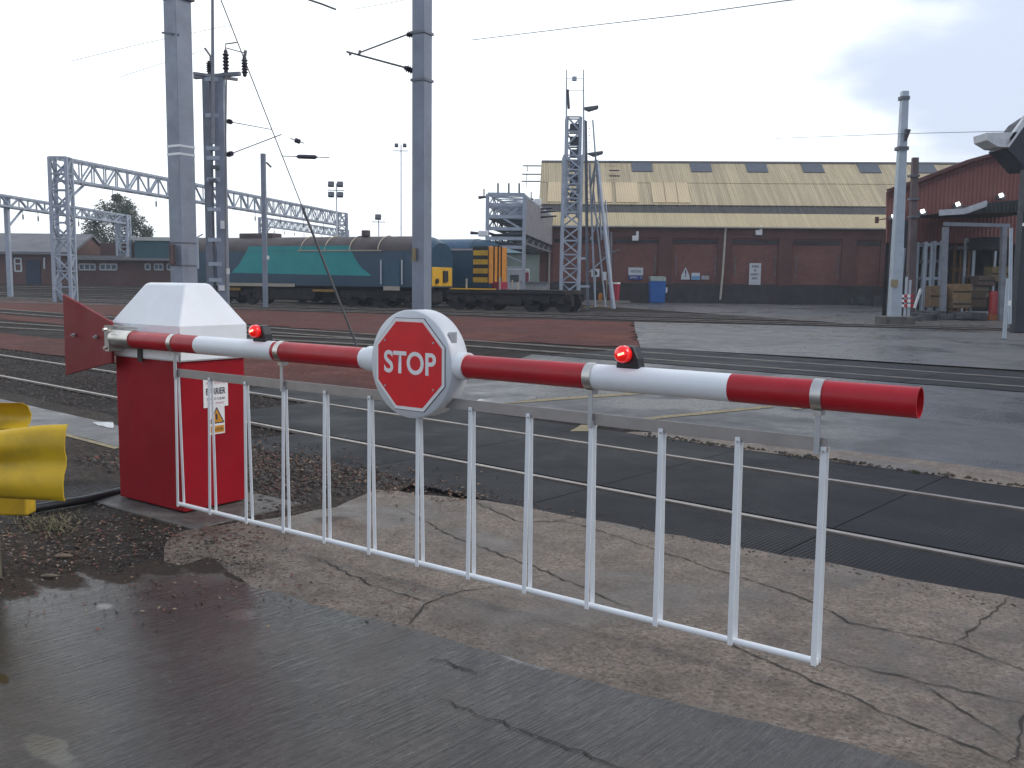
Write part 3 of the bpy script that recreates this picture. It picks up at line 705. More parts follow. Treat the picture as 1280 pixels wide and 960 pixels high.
for yy in (220, 249, 271): p = Q(1142, yy, Y6); b.box((p.x, p6.y, p.z), .42, .42, .1)
b.objs('collar', M_latd, t6)

# overhead wires
def wire(px, r, label, Ys):
    pts = [Q(x, y, Y) for (x, y), Y in zip(px, Ys)]; fine = []
    for a, c in zip(pts[:-1], pts[1:]):
        for j in range(8): fine.append(a.lerp(c, j/8)-Vector((0, 0, 0)))
    fine.append(pts[-1]); b = MB(); b.tube(fine, r*.7, 5)
    return tag(b.obj('overhead_wire', M_wire), label, 'wire', 'overhead wires')
wire([(590, 50), (730, 33), (860, 18), (1010, -3)], .012, 'overhead wire rising to the top edge right of the slim mast', (22, 19, 16.5, 14))
wire([(970, 173), (1130, 167), (1300, 163)], .016, 'overhead wire passing the pale grey mast to the canopy at right', (46, 38, 33))
wire([(90, 76), (180, 54), (290, 31)], .012, 'upper of two wires passing behind the thick square mast', (30, 33, 36))
wire([(150, 96), (200, 80), (258, 62)], .012, 'lower of two wires passing behind the thick square mast', (30, 33, 35.8))
wire([(378, -3), (402, 5), (420, 12)], .02, 'short bracket arm end hanging in at the top edge', (13.5, 13.5, 13.5))
wire([(445, 11), (480, 5), (520, -3)], .006, 'faint wire crossing the top edge left of the slim mast', (18, 17, 16))
# section insulators on wires
def sect(px, Y, label):
    b = MB(); p, q = Q(px[0], px[1], Y), Q(px[2], px[3], Y); b.tube([p, p.lerp(q, .3), p.lerp(q, .35), p.lerp(q, .7), p.lerp(q, .75), q], [.02, .02, .1, .1, .02, .02], 8)
    tag(b.obj('wire_insulator', M_ins, smooth=True), label, 'insulator', 'wire insulators')
sect((352, 195, 412, 197), 45, 'long dark insulator hanging on a wire above the locomotive')
sect((363, 173, 380, 179), 40, 'short slanting insulator above the long dark one')

# floodlights on thin masts
def flood(xc, yc, Y, n, label, w=.42):
    p = Q(xc, yc, Y); t = thing('floodlight_mast', label, 'floodlight', (p.x, p.y, 0), 'floodlight masts')
    b = MB(); b.tube([(p.x, p.y+.2, 0), (p.x, p.y+.2, p.z+.4)], .05, 8); b.obj('mast', mat('glare_paled_mast', (.8, .82, .84), .5), t)  # near-white colour stands for the mast fading into sky glare
    b = MB(); b.bar((p.x-.6, p.y, p.z-.1), (p.x+.6, p.y, p.z-.1), .06); b.obj('crossbar', M_galvl, t)
    for i in range(n):
        dx = (-.32 if i % 2 == 0 else .32) if n > 1 else 0; dz = .3 if i < 2 else -.42
        b = MB(); b.box((p.x+dx, p.y-.15, p.z+dz), w, .25, w*.85, (1, 0, 0), (0, .9, -.4)); b.obj('floodlight', M_latd, t, bevel=.03)
flood(420, 236, 68, 4, 'glare-paled mast with four square floodlights above the locomotive')
flood(473, 276, 80, 1, 'far mast with one small floodlight left of the slim mast', .5)
flood(501, 187, 75, 2, 'far mast with a pair of tiny floodlights close to the slim mast', .28)

# ------------------------------------------------------------------ lattice portals
def truss(b, P, Qp, h, w, n, th, ax=None):
    P = Vector(P); Qp = Vector(Qp); d = (Qp-P).normalized(); up = Vector((0, 0, 1)); sd_ = d.cross(up).normalized() if abs(d.z) < .9 else Vector((1, 0, 0))
    if abs(d.z) >= .9: up = Vector((0, 1, 0)) if ax is None else Vector(ax); sd_ = d.cross(up).normalized()
    cor = [(-1, 1), (1, 1), (1, -1), (-1, -1)]
    cp_ = lambda t, k: P.lerp(Qp, t)+sd_*(w/2*cor[k % 4][0])+up*(h/2*cor[k % 4][1])
    for k in range(4): b.bar(cp_(0, k), cp_(1, k), th*1.35)
    for i in range(n):
        for k in range(4):
            a, c = (i/n, (i+1)/n) if (i+k) % 2 else ((i+1)/n, i/n)
            b.bar(cp_(a, k), cp_(c, k+1), th*.75)
        for k in range(4): b.bar(cp_((i+1)/n, k), cp_((i+1)/n, k+1), th*.6)
def portal(label, pl, Yl, pr, Yr, ytop, ybot, over=0, thin=False):
    L = Q(pl, 345, Yl); R = Q(pr, 345, Yr); z1 = Q(pl, ytop, Yl).z; z0 = Q(pl, ybot, Yl).z; h = z1-z0; zc = (z1+z0)/2
    L = Vector((L.x, L.y, 0)); R = Vector((R.x, R.y, 0)); d = (R-L).normalized()
    t = thing('lattice_portal', label, 'gantry', Vector((L.x, L.y, gz(L.x, L.y)-.1)), 'lattice portals over the tracks')
    n = max(6, int((R-L).length/h/.9))
    b = MB(); truss(b, L-d*over+Vector((0, 0, zc)), R+Vector((0, 0, zc)), h*.92, .7, n, .11); b.obj('beam', M_lat, t)
    for P in (L, R):
        b = MB(); g = gz(P.x, P.y)-.1
        if thin and P is L: b.box(P+Vector((0, 0, (g+z1)/2)), .3, .3, z1-g); b.obj('leg', M_lat, t); continue
        truss(b, P+Vector((0, 0, g)), P+Vector((0, 0, z1)), .7, 1.0, 9, .13, ax=(0, 1, 0)); b.obj('leg', M_lat, t)
    b = MB()
    for k in (.12,): b.bar(L+Vector((0, 0, z0-1.5)), L+d*2.2+Vector((0, 0, z0)), .12)
    b.obj('knee_brace', M_lat, t)
    b = MB(); m = 9
    for i in range(1, m):
        p = L.lerp(R, i/m)+Vector((0, 0, z0)); b.tube([p, p-Vector((0, 0, .35)), p-Vector((0, 0, .4)), p-Vector((0, 0, .75))], [.02, .02, .055, .055], 6)
    b.objs('dropper', M_latd, t)
portal('tall grey lattice portal spanning the tracks from far left to behind the locomotive', 81, 58, 428, 103, 197, 226)
portal('lower lattice portal behind the tall one at the left edge', 12, 70, 156, 90, 245, 259, over=14, thin=True)
portal('small far lattice portal seen under the long beam of the tall one', 330, 130, 432, 160, 272, 283)

# stacked gantry beams end-on, right of the locomotive
Yg = 58
gt_ = thing('signal_gantry', 'stack of grey lattice gantry beams seen end on beside the tan roofed shed', 'gantry', Vector((Q(655, 360, Yg).x, Yg, 0)))
x0, x1 = Q(609, 300, Yg).x, Q(655, 300, Yg).x
back = Vector((.135, 1, 0)).normalized()
b = MB()
for xx, m in ((x0, 0), (x1, 0)):
    b.bar((xx, Yg, Q(630, 312, Yg).z if xx == x0 else 0), (xx, Yg, Q(630, 243, Yg).z), .22, .22)
for yy in (243, 256, 271, 286, 298, 309):
    z = Q(632, yy, Yg).z; b.bar((x0, Yg, z), (x1, Yg, z), .16, .2)
zz = [Q(632, yy, Yg).z for yy in (256, 271, 286, 298, 309, 328)]
b.bar((x0+1.1, Yg, zz[0]), (x0+.2, Yg, zz[1]), .09); b.bar((x0+1.2, Yg, zz[1]), (x1-.2, Yg, zz[0]), .09); b.bar((x0+.8, Yg, zz[1]), (x1, Yg, zz[2]-.1), .11)
b.bar((x0, Yg, zz[4]), (x1, Yg, zz[5]), .08)
b.bar((x0+.2, Yg, Q(632, 334, Yg).z), (x1, Yg, Q(632, 334, Yg).z), .1)
b.obj('end_frame', M_lat, gt_)
for i, (yy, hh) in enumerate(((249, .62), (263, .55), (278, .55), (297, .55))):
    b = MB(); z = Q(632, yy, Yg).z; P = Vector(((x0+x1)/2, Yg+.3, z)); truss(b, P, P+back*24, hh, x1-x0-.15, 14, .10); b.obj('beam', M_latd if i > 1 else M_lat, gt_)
b = MB(); P = Vector((x1+.02, Yg+.2, (Q(0, 245, Yg).z+Q(0, 290, Yg).z)/2+.3)); hgt = 2.2
b.prism([P+Vector((0, 0, hgt/2)), P+back*24+Vector((0, 0, hgt/2)), P+back*24-Vector((0, 0, hgt/2)), P-Vector((0, 0, hgt/2))], (.05, 0, 0)); b.obj('side_mesh', mat('grey_mesh_panel', (.20, .20, .21), .7, 0, .3, 3), gt_)
b = MB()
for xx in (622.5, 636, 649): b.bar(Q(xx, 243, Yg+1), Q(xx, 229, Yg+1), .11)
for xx, yy, Y in ((605, 246, Yg), (664, 250, Yg+10)): b.bar(Q(xx, yy, Y), Q(xx, yy-10, Y), .08)
b.objs('spike', M_latd, gt_)
b = MB()
for p, q, Y in (((598, 247), (610, 246), Yg), ((588, 291), (604, 292), Yg), ((666, 262), (690, 260), Yg+9), ((666, 266), (694, 264), Yg+9), ((668, 272), (696, 270), Yg+9), ((660, 249), (667, 249), Yg+4)):
    b.tube([Q(*p, Y), Q(*q, Y)], [.1, .05], 8)
b.objs('arm', M_ins, gt_)
b = MB(); b.box(Q(672, 253, Yg+8), .5, .4, .5); b.box(Q(604, 292, Yg), .6, .4, .35); b.objs('lamp_box', M_signwhite, gt_, bevel=.05)

# lattice tower
Yt = 52
def TQ(x, y, d=0): return Q(x, y, Yt+d)
tw = thing('lattice_tower', 'tall grey lattice tower with twin aerial tubes in front of the tan shed roof', 'tower', Vector((TQ(715, 384).x, Yt+.5, 0)))
b = MB(); xa, xb = TQ(701, 384).x, TQ(723, 384).x
truss(b, ((xa+xb)/2, Yt+.45, 0), ((xa+xb)/2+.05, Yt+.45, TQ(715, 194).z), .9, xb-xa, 11, .11, ax=(0, 1, 0)); b.obj('lower_mast', M_lat, tw)
b = MB(); xa, xb = TQ(710, 143).x, TQ(727, 143).x
truss(b, ((xa+xb)/2, Yt+1.1, TQ(715, 270).z), ((xa+xb)/2, Yt+1.1, TQ(715, 143).z), .7, xb-xa, 7, .12, ax=(0, 1, 0)); b.obj('upper_mast', M_lat, tw)
b = MB(); P0 = Vector(((xa+xb)/2, Yt+1.1, TQ(0, 268).z+1.2))
for yy in (160, 176, 192, 208, 226, 246): p = TQ(718, yy, 1.1); b.box((p.x, p.y, p.z), .5, .45, .42)
b.objs('counterweight', M_latd, tw, bevel=.03)
b = MB()
for xx in (708, 729.5): b.tube([TQ(xx, 200, .6), TQ(xx, 87, .6)], [.07, .035], 6)
for yy in (98.5, 113.5): b.bar(TQ(708, yy, .6), TQ(729.5, yy, .6), .03)
b.box(TQ(718, 98.5, .6), .24, .2, .22); b.objs('aerial', M_lat, tw)
b = MB(); b.tube([TQ(709.5, 112, .6), TQ(711, 136, .6)], .08, 6); b.obj('insulator', M_ins, tw)
b = MB(); xx = TQ(734, 380, .8).x
for s in (0, .26): b.bar((xx+s*.4, Yt+.8+s, 0), (TQ(731, 150, .8).x+s*.4, Yt+.8+s, TQ(731, 150, .8).z), .08)
for i in range(26): z = .4+i*.38; b.bar((xx-.06*i/26*2, Yt+.8, z), (xx+.1-.06*i/26*2, Yt+1.06, z), .03)
b.obj('ladder', M_galvd, tw)
b = MB()
for y0, x0_, x1_ in ((323, 722, 732), (358, 722, 737)): b.bar(TQ(x0_, y0), TQ(x1_, y0), .12)
b.objs('bracket', M_lat, tw)
b = MB()
for xx, yy in ((729, 134), (735, 191)):
    p = TQ(xx, yy, .6); b.prism([p, p+Vector((.8, 0, .12)), p+Vector((.84, 0, 0)), p+Vector((.35, 0, -.15))], (0, .6, 0))
b.objs('stage', M_latd, tw)
st = thing('leaning_strut', 'pair of pale tubular struts leaning against the lattice tower', 'strut', G(767, 386, 0))
for (q0, q1, r) in (((767, 386), (746, 200), .12), ((763, 345), (748, 205), .09)):
    b = MB(); z = TQ(*q0, .4) if q0[1] < 380 else TQ(767, 386, -.2); b.tube([z, TQ(*q1, .8)], [r, r*.6], 8); b.obj('strut', M_lat, st)
b = MB()
for p_, q_, r_ in (((744, 384), (737, 205), .06), ((757, 384), (742, 240), .05), ((752, 300), (741, 150), .05), ((738, 300), (752, 262), .03), ((741, 262), (757, 300), .03), ((737, 340), (761, 318), .04), ((738, 225), (750, 215), .04), ((764, 345), (757, 250), .04)):
    b.tube([TQ(*p_, .7), TQ(*q_, .9)], r_, 6)
b.objs('brace', M_lat, st)
b = MB(); b.tube([TQ(752, 318, .6), TQ(766, 315, .6), TQ(775, 312, .6)], .03, 5); b.tube([TQ(764, 345, .6), TQ(764, 290, .6)], .05, 5); b.tube([TQ(738, 235, .6), TQ(745, 204, .6)], .06, 5); b.tube([TQ(740, 262, .6), TQ(745, 190, .6)], .05, 5); b.objs('stay', M_galvd, st)

# ------------------------------------------------------------------ rolling stock
FR = Vector((-3.85, 51.4, 0)); BK = T2.copy(); CS = Vector((-.39, -.92, 0))
def LF(u, v, z, f=FR): return f + BK*u + CS*v + Vector((0, 0, z))
def carbody(f, L, name, label, m_side, m_roof, sec_hw=1.33, ztop=3.9, zside=3.05, zb=1.15):
    t = thing(name, label, 'locomotive', f+BK*(L/2)+Vector((0, 0, .1)))
    def sec(u, k, dz=0):
        pr = [(-1, zb), (-1, zside)]+[(-math.cos(math.radians(a)), zside+(ztop-zside)*math.sin(math.radians(a))) for a in (15, 30, 50, 70, 90, 110, 130, 150, 165)]+[(1, zside), (1, zb)]
        return [LF(u, x*sec_hw*k, z+dz*(z-zb)/(ztop-zb), f) for x, z in pr]
    b = MB(); b.loft([sec(0, .95, -.35), sec(.55, 1, -.05), sec(1.2, 1), sec(L-1.2, 1), sec(L-.55, 1, -.05), sec(L, .95, -.35)]); bd = b.obj('body', m_side, t, smooth=True, angle=30)
    # roof skin slightly proud
    def rsec(u): return [LF(u, -math.cos(math.radians(a))*(sec_hw+.012), zside+.02+(ztop-zside)*math.sin(math.radians(a)), f) for a in range(0, 181, 15)]
    b = MB(); secs = [rsec(1.2), rsec(L-1.2)]; n = len(secs[0]); b.add(secs[0]+secs[1], [(i, i+1, i+1+n, i+n) for i in range(n-1)]); b.obj('roof', m_roof, t, smooth=True)
    return t
M_teal = mat('bright_teal_paint', (.014, .31, .30), .45, 0, .06, 1.5, dirt=(.02, .15, .16), dirt_amt=.3)
M_navy = mat('dark_teal_blue_paint', (.015, .055, .092), .42, 0, .12, 1.5, dirt=(.03, .05, .07), dirt_amt=.4)
M_roof = mat('sooty_roof', (.085, .068, .066), .65, 0, .25, 1)
M_under = mat('oily_underframe', (.022, .018, .017), .8, 0, .35, 2)
M_locoy = mat('warning_yellow', (.72, .40, .02), .5, 0, .1, 3, dirt=(.2, .1, .05), dirt_amt=.4)
M_cream = mat('cream_edging', (.42, .36, .27), .6, 0, .15, 3)
M_glass = mat('dark_glass', (.05, .07, .075), .12, 0, .1, 2)
lo = carbody(FR, 17.5, 'diesel_locomotive', 'dark blue diesel locomotive with a bright teal side panel and yellow nose', M_navy, M_roof)
P0 = LF(0, 1.335, 0); dxy = (BK.x, BK.y)
side = [(289, 341), (299, 330), (306, 318), (311, 308), (437, 307), (443, 322), (452, 335), (465, 345)]
b = MB(); b.prism([VP(x, y, P0+CS*.004, dxy) for x, y in side], -CS*.003); b.obj('side_panel', M_teal, lo)
# nose and screen
b = MB(); b.prism([LF(-.02, s*1.2, z) for s, z in ((-1, 1.2), (1, 1.2), (1, 2.25), (-1, 2.25))], BK*.1); nose = b.obj('nose_panel', M_locoy, lo, bevel=.05)
b = MB(); b.box(LF(-.05, -.3, 1.75), .1, .5, .6, BK, CS); b.tube([LF(-.04, .7, 1.5), LF(-.12, .7, 1.5)], .14, 10); b.objs('fittings', M_under, nose)
for s in (-.6, .6):
    b = MB(); b.prism([LF(.0, s-.5, 2.42), LF(.0, s+.5, 2.42), LF(.25, s+.45, 3.0), LF(.25, s-.45, 3.0)], BK*.06); b.obj('windscreen', M_glass, lo)
b = MB(); b.box(LF(.9, 1.338, 2.6), .7, .012, .55, BK, CS); b.obj('cab_window', M_glass, lo)
for u in (1.7, 3.0):
    b = MB(); b.tube([LF(u, 1.38, 1.3), LF(u, 1.38, 2.6)], .03, 6); b.obj('handrail', M_signwhite, lo)
b = MB(); b.box(LF(2.35, 1.34, 1.85), .9, .01, 1.35, BK, CS); b.obj('cab_door', mat('door_blue', (.03, .085, .13), .45), lo)
b = MB(); b.box(LF(2.35, 1.36, 1.08), 1.0, .05, .22, BK, CS); b.obj('step_plate', M_cream, lo)
for u in (3.2, 5.0, 6.6, 8.2):
    b = MB(); pts = [LF(u, math.cos(math.radians(a))*1.37, 3.09+.85*math.sin(math.radians(a))) for a in range(0, 91, 10)]; b.tube(pts, .035, 5); b.obj('roof_rib', M_cream, lo)
b = MB(); b.bar(LF(3.0, 1.36, 3.1), LF(8.4, 1.36, 3.1), .05, .07); b.objs('roof_edge', M_cream, lo)
def bogie(t, f, u, n=3, sp_=1.9):
    b = MB(); b.box(LF(u, .95, .72, f), (n-1)*sp_+1.1, .12, .38, BK, CS); b.box(LF(u, -.95, .72, f), (n-1)*sp_+1.1, .12, .38, BK, CS)
    b.box(LF(u, 0, .85, f), (n-1)*sp_+.3, 1.8, .3, BK, CS)
    for i in range(n-1): b.box(LF(u+(i-(n-2)/2)*sp_, .98, .6, f), .5, .16, .35, BK, CS)
    bg = b.obj('bogie', M_under, t, bevel=.02)
    for i in range(n):
        uu = u+(i-(n-1)/2)*sp_; b = MB()
        for s in (-1, 1): b.tube([LF(uu, s*.78, .5, f), LF(uu, s*.66, .5, f)], .5, 20)
        b.tube([LF(uu, .78, .5, f), LF(uu, -.78, .5, f)], .09, 8); b.obj('wheelset', M_under, bg)
        b = MB(); b.box(LF(uu, 1.05, .55, f), .34, .1, .3, BK, CS); b.obj('axlebox', M_under, bg, bevel=.03)
for u in (3.4, 14.0): bogie(lo, FR, u)
b = MB(); b.box(LF(6.9, 1.06, .9), 1.4, .1, .14, BK, CS); b.box(LF(13.4, 1.06, .9), 1.5, .1, .16, BK, CS); b.objs('yellow_hose_band', mat('tan_yellow', (.40, .22, .05), .7), lo)
b = MB(); b.box(LF(9.6, 0, .72), 4.4, 2.2, .75, BK, CS); b.box(LF(8.75, 0, 1.1), 16.5, 2.3, .16, BK, CS); b.box(LF(8.75, 0, .7), 17, 1.15, .8, BK, CS); b.obj('fuel_tank', M_under, lo, bevel=.08)
b = MB(); b.box(LF(11.4, 1.335, 1.17), 5.5, .03, .18, BK, CS); b.obj('sill_band', M_cream, lo)
b = MB(); b.box(LF(12.0, 0, 4.0), 2.4, .9, .3, BK, CS); b.tube([LF(4.6, .3, 3.9), LF(4.6, .3, 4.25)], .25, 10); b.obj('exhaust_housing', M_roof, lo, bevel=.05)

# second locomotive behind
F2 = Vector((-.95, 56.4, 0)); 
l2 = carbody(F2, 14.5, 'diesel_locomotive', 'dark teal locomotive with black and orange hazard striped end, half hidden behind the first', M_navy, mat('blue_roof', (.04, .10, .16), .5), ztop=4.0, zside=3.25)
b = MB()
for i in range(4):
    z = 1.45+i*.52; b.prism([LF(.02, 1.36, z, F2), LF(.95, 1.36, z, F2), LF(.95, 1.36, z+.3, F2), LF(.02, 1.36, z+.3, F2)], -CS*.02, 0)
    b.prism([LF(.02, 1.36, z+.3, F2), LF(.95, 1.36, z+.3, F2), LF(.95, 1.36, z+.52, F2), LF(.02, 1.36, z+.52, F2)], -CS*.02, 1)
b.obj('hazard_panel', [M_locoy, M_black], l2)
b = MB(); b.prism([LF(-.06, s*1.28, z, F2) for s, z in ((-1, 1.4), (1, 1.4), (1, 3.55), (-1, 3.55))], BK*.08)
en = b.obj('end_panel', mat('orange_end', (.62, .25, .03), .5, dirt=(.25, .09, .03)), l2, bevel=.03)
b = MB()
for s in (-.35, .1, .7): b.tube([LF(-.10, s, 1.4, F2), LF(-.10, s, 3.6, F2)], .04, 5)
b.objs('grille_bar', M_under, en)
b = MB(); b.bar(LF(1.0, 1.37, 3.35, F2), LF(4.6, 1.37, 3.35, F2), .06, .1); b.obj('gutter_strip', mat('pink_cream', (.5, .4, .38), .6), l2)
b = MB(); b.box(LF(-.2, .1, 1.15, F2), .5, 1.3, .7, BK, CS); b.obj('buffer_beam', mat('crimson_beam', (.30, .02, .05), .5), l2, bevel=.03)
for u in (2.6, 11.5): bogie(l2, F2, u)
b = MB(); b.box(LF(7.2, 0, .7, F2), 13.8, 1.15, .9, BK, CS); b.obj('underframe', M_under, l2)

# flat wagon in front of the locomotive nose
FW = FR - BK*7.6
fw = thing('flat_wagon', 'low dark flat wagon with a yellow edge between locomotive nose and lattice tower', 'wagon', FW+BK*3)
b = MB(); b.box(LF(3.4, 0, 1.0, FW), 6.6, 2.3, .22, BK, CS); b.box(LF(3.3, 0, .6, FW), 6.2, 1.15, .7, BK, CS); b.obj('deck', M_under, fw, bevel=.02)
b = MB(); b.box(LF(5.2, 1.18, 1.12, FW), 2.6, .06, .07, BK, CS); b.obj('yellow_edge', M_locoy, fw)
for u in (1.2, 5.4): bogie(fw, FW, u, 2, 1.7)
b = MB(); b.box(LF(3.3, .9, .62, FW), 1.6, .3, .5, BK, CS); b.obj('brake_gear', M_under, fw)
b = MB()
for u, hh in ((5.6, .55), (3.7, .65), (2.7, .4), (3.0, .5)): b.tube([LF(u, 1.1, 1.1, FW), LF(u, 1.1, 1.1+hh, FW)], .05, 6)
b.objs('stanchion', M_cream, fw)
# box van and building beyond
Yv = 66
vn = thing('box_van', 'white box van with a red end standing behind the flat wagon', 'van', Vector((Q(650, 350, Yv).x, Yv, 0)))
p, q = Q(634, 356, Yv), Q(662, 336, Yv)
b = MB(); b.box(((p.x+q.x)/2, Yv+1, q.z/2+.25), q.x-p.x, 2, q.z-.5); vb = b.obj('body', mat('dull_white_van', (.55, .56, .58), .5, dirt=(.3, .3, .3)), vn, bevel=.08)
b = MB(); b.box((q.x-.25, Yv-.006, q.z/2+.35), .4, .02, q.z*.5); b.obj('red_panel', mat('van_red', (.25, .03, .06), .5), vb)
b = MB(); b.box((p.x+.5, Yv-.006, q.z*.72), .6, .02, .5); b.obj('side_window', M_glass, vb)
for dx in (.35, q.x-p.x-.35):
    b = MB(); b.tube([(p.x+dx, Yv-.02, .35), (p.x+dx, Yv+.2, .35)], .35, 14); b.obj('wheel', M_black, vn)
b = MB(); pb, qb = Q(600, 350, 125), Q(676, 308, 125)
fb = thing('warehouse', 'far pale green warehouse glimpsed under the gantry beams', 'building', Vector(((pb.x+qb.x)/2, 128, 0)))
b.box(((pb.x+qb.x)/2, 130, qb.z/2-.4), qb.x-pb.x, 10, qb.z-.8); b.obj('wall', mat('sage_wall', (.18, .22, .18), .8, 0, .2, .3), fb)
b = MB(); b.prism([(pb.x-.3, 124.6, qb.z-.9), (pb.x-.3, 135.4, qb.z-.9), (pb.x-.3, 130, qb.z+.9)], (qb.x-pb.x+.6, 0, 0)); b.obj('roof', mat('teal_roof', (.10, .17, .19), .7), fb)
gb = thing('skip', 'grey steel skip standing by the end of the flat wagon', 'skip', Vector((Q(668, 360, 60).x, 60, 0)))
b = MB(); p = Q(668, 352, 60); b.prism([(p.x-.7, 59.4, .3), (p.x+.7, 59.4, .3), (p.x+.85, 59.4, 1.5), (p.x-.85, 59.4, 1.5)], (0, 1.2, 0)); b.obj('body', mat('pale_skip', (.38, .38, .37), .7), gb, bevel=.03)
b = MB(); b.box((p.x, 59.3, .15), 1.3, .3, .3); b.bar((p.x-.9, 59.36, 1.5), (p.x+.9, 59.36, 1.5), .08); b.obj('rim', M_galvd, gb)

# ------------------------------------------------------------------ tan-roofed brick shed
def brickmat(name, c1, c2, mortar, scale=1):
    m, t, p = newmat(name); tcn = t.nodes.new('ShaderNodeTexCoord'); sp_ = t.nodes.new('ShaderNodeSeparateXYZ'); t.links.new(tcn.outputs['Object'], sp_.inputs[0])
    cb = t.nodes.new('ShaderNodeCombineXYZ'); t.links.new(sp_.outputs[0], cb.inputs[0]); t.links.new(sp_.outputs[2], cb.inputs[1])
    br = t.nodes.new('ShaderNodeTexBrick'); t.links.new(cb.outputs[0], br.inputs['Vector']); br.inputs['Scale'].default_value = scale
    br.inputs['Color1'].default_value = c4(c1); br.inputs['Color2'].default_value = c4(c2); br.inputs['Mortar'].default_value = c4(mortar)
    br.inputs['Brick Width'].default_value = .23; br.inputs['Row Height'].default_value = .075; br.inputs['Mortar Size'].default_value = .008
    v = tcn.outputs['Object']; n = noise(t, v, .5, 8, .7, .3)
    c = mix(t, ramp(t, n, [(.35, .65), (.65, 0)]), br.outputs[0], tuple(x*.45 for x in c1))
    n2 = noise(t, v, 2.5, 6, .7); c = mix(t, ramp(t, n2, [(.5, 0), (.75, .45)]), c, tuple(x*1.5 for x in c2))
    t.links.new(c, p.inputs['Base Color']); p.inputs['Roughness'].default_value = .88; return m
M_brick = brickmat('red_brown_brick', (.30, .108, .082), (.215, .084, .068), (.15, .105, .09))
M_brickd = mat('blue_black_brick', (.045, .040, .041), .8, 0, .35, 1.2)
M_brickc = brickmat('dark_pilaster_brick', (.18, .066, .054), (.14, .058, .05), (.10, .07, .06))
WD = Vector((.9985, -.055, 0)); WN = Vector((-.055, -.9985, 0))     # along wall, towards camera
W0 = Vector((2.2, 76.0, 0))
LW = 42.0
shed = thing('brick_shed', 'long red brick railway shed with a weathered tan corrugated roof and dark rooflight band', 'building', W0+WD*15)
EZ = 6.05; RZ = 11.7; RD_ = 8.2
def SW(s, o, z): return W0+WD*s+WN*o+Vector((0, 0, z))
b = MB(); b.prism([SW(0, 0, -.1), SW(LW, 0, -.1), SW(LW, -2*RD_, -.1), SW(0, -2*RD_, -.1)], (0, 0, EZ+.05)); 
b.prism([SW(0, -.2, EZ-.06), SW(0, -2*RD_+.2, EZ-.06), SW(0, -RD_, RZ-.15)], WD*LW); b.obj('wall', M_brick, shed)
b = MB(); b.box(SW(LW/2, .06, .72), LW+.1, .14, 1.65, WD); b.obj('plinth', M_brickd, shed)
b = MB(); b.box(SW(LW/2, .07, 5.55), LW, .14, .9, WD)
b.obj('frieze', M_brickc, shed)
def sx(x, y=330): 
    v = VP(x, y, W0, (WD.x, WD.y)); return (v-W0).dot(WD)
for xx in (683, 758, 831, 905, 981, 1060, 1108):
    b = MB(); b.box(SW(sx(xx), .09, 3.3), 1.1, .18, 3.7, WD); b.objs('pilaster', M_brickc, shed)
b = MB()
for xx in (721, 795, 868, 943, 1020, 1084): b.box(SW(sx(xx), .02, 4.82), 3.6, .10, .28, WD)
b.objs('lintel', M_brickd, shed)
b = MB()
for xx in (819, 845, 894, 919, 969, 995, 1047): b.box(SW(sx(xx), .01, 3.0), .12, .03, 1.7, WD)
b.objs('lime_streak', mat('lime_stain', (.17, .14, .13), .9, 0, .4, 3), shed)
def corrug(name, c, dark, streak, per=9.0, new=False):
    m, t, p = newmat(name); tcn = t.nodes.new('ShaderNodeTexCoord'); v = tcn.outputs['Object']
    mpn = t.nodes.new('ShaderNodeMapping'); mpn.inputs['Scale'].default_value = (3.2, .10, .10); t.links.new(v, mpn.inputs[0])
    n = noise(t, mpn.outputs[0], 1.0, 5, .75); n2 = noise(t, v, .35, 6, .65)
    mp3 = t.nodes.new('ShaderNodeMapping'); mp3.inputs['Scale'].default_value = (.55, .02, .02); t.links.new(v, mp3.inputs[0])
    n3 = noise(t, mp3.outputs[0], 1.0, 2, .5)
    col = mix(t, ramp(t, n, [(.42, streak), (.60, 0)]), c, dark)
    col = mix(t, ramp(t, n2, [(.4, .35), (.65, 0)]), col, tuple(x*.7 for x in c))
    col = mix(t, ramp(t, n3, [(.45, 0), (.6, .3)]), col, tuple(x*.75 for x in c))
    t.links.new(col, p.inputs['Base Color']); p.inputs['Roughness'].default_value = .85
    wv = t.nodes.new('ShaderNodeTexWave'); wv.bands_direction = 'X'; wv.inputs['Scale'].default_value = 1.6; t.links.new(v, wv.inputs['Vector'])
    bump(t, p, wv.outputs[0], .5, .05); return m
M_tan = corrug('weathered_tan_sheeting', (.58, .475, .30), (.27, .225, .15), .65)
M_tann = corrug('new_tan_sheeting', (.70, .55, .34), (.54, .42, .26), .25)
M_tanl = corrug('tan_eaves_sheeting', (.60, .49, .29), (.36, .29, .18), .4)
M_rl = corrug('grimy_rooflight', (.085, .082, .075), (.045, .043, .04), .7)
M_sky = mat('grey_skylight', (.085, .095, .115), .4, 0, .15, 2)
SL = Vector((0, 0, RZ-EZ))-WN*RD_       # up the slope
rn = WD.cross(SL).normalized()
if rn.z < 0: rn = -rn
def RP(s, f, h=0): return SW(s, .35, EZ-.12)+(SL*f*1.035)+WD*s*0+rn*h
def roofpanel(s0, s1, f0, f1, h, m, name, parent=shed):
    b = MB(); b.prism([RP(s0, f0, h), RP(s1, f0, h), RP(s1, f1, h), RP(s0, f1, h)], rn*.06); return b.obj(name, m, parent)
roofpanel(-.3, LW, 0, .19, .05, M_tanl, 'eaves_sheeting'); roofpanel(-.3, LW, .187, .315, .0, M_rl, 'rooflight_band'); 
rf = roofpanel(-.3, LW, .31, .66, .09, M_tan, 'roof'); roofpanel(-.3, LW, .655, 1.0, .13, M_tan, 'upper_roof')
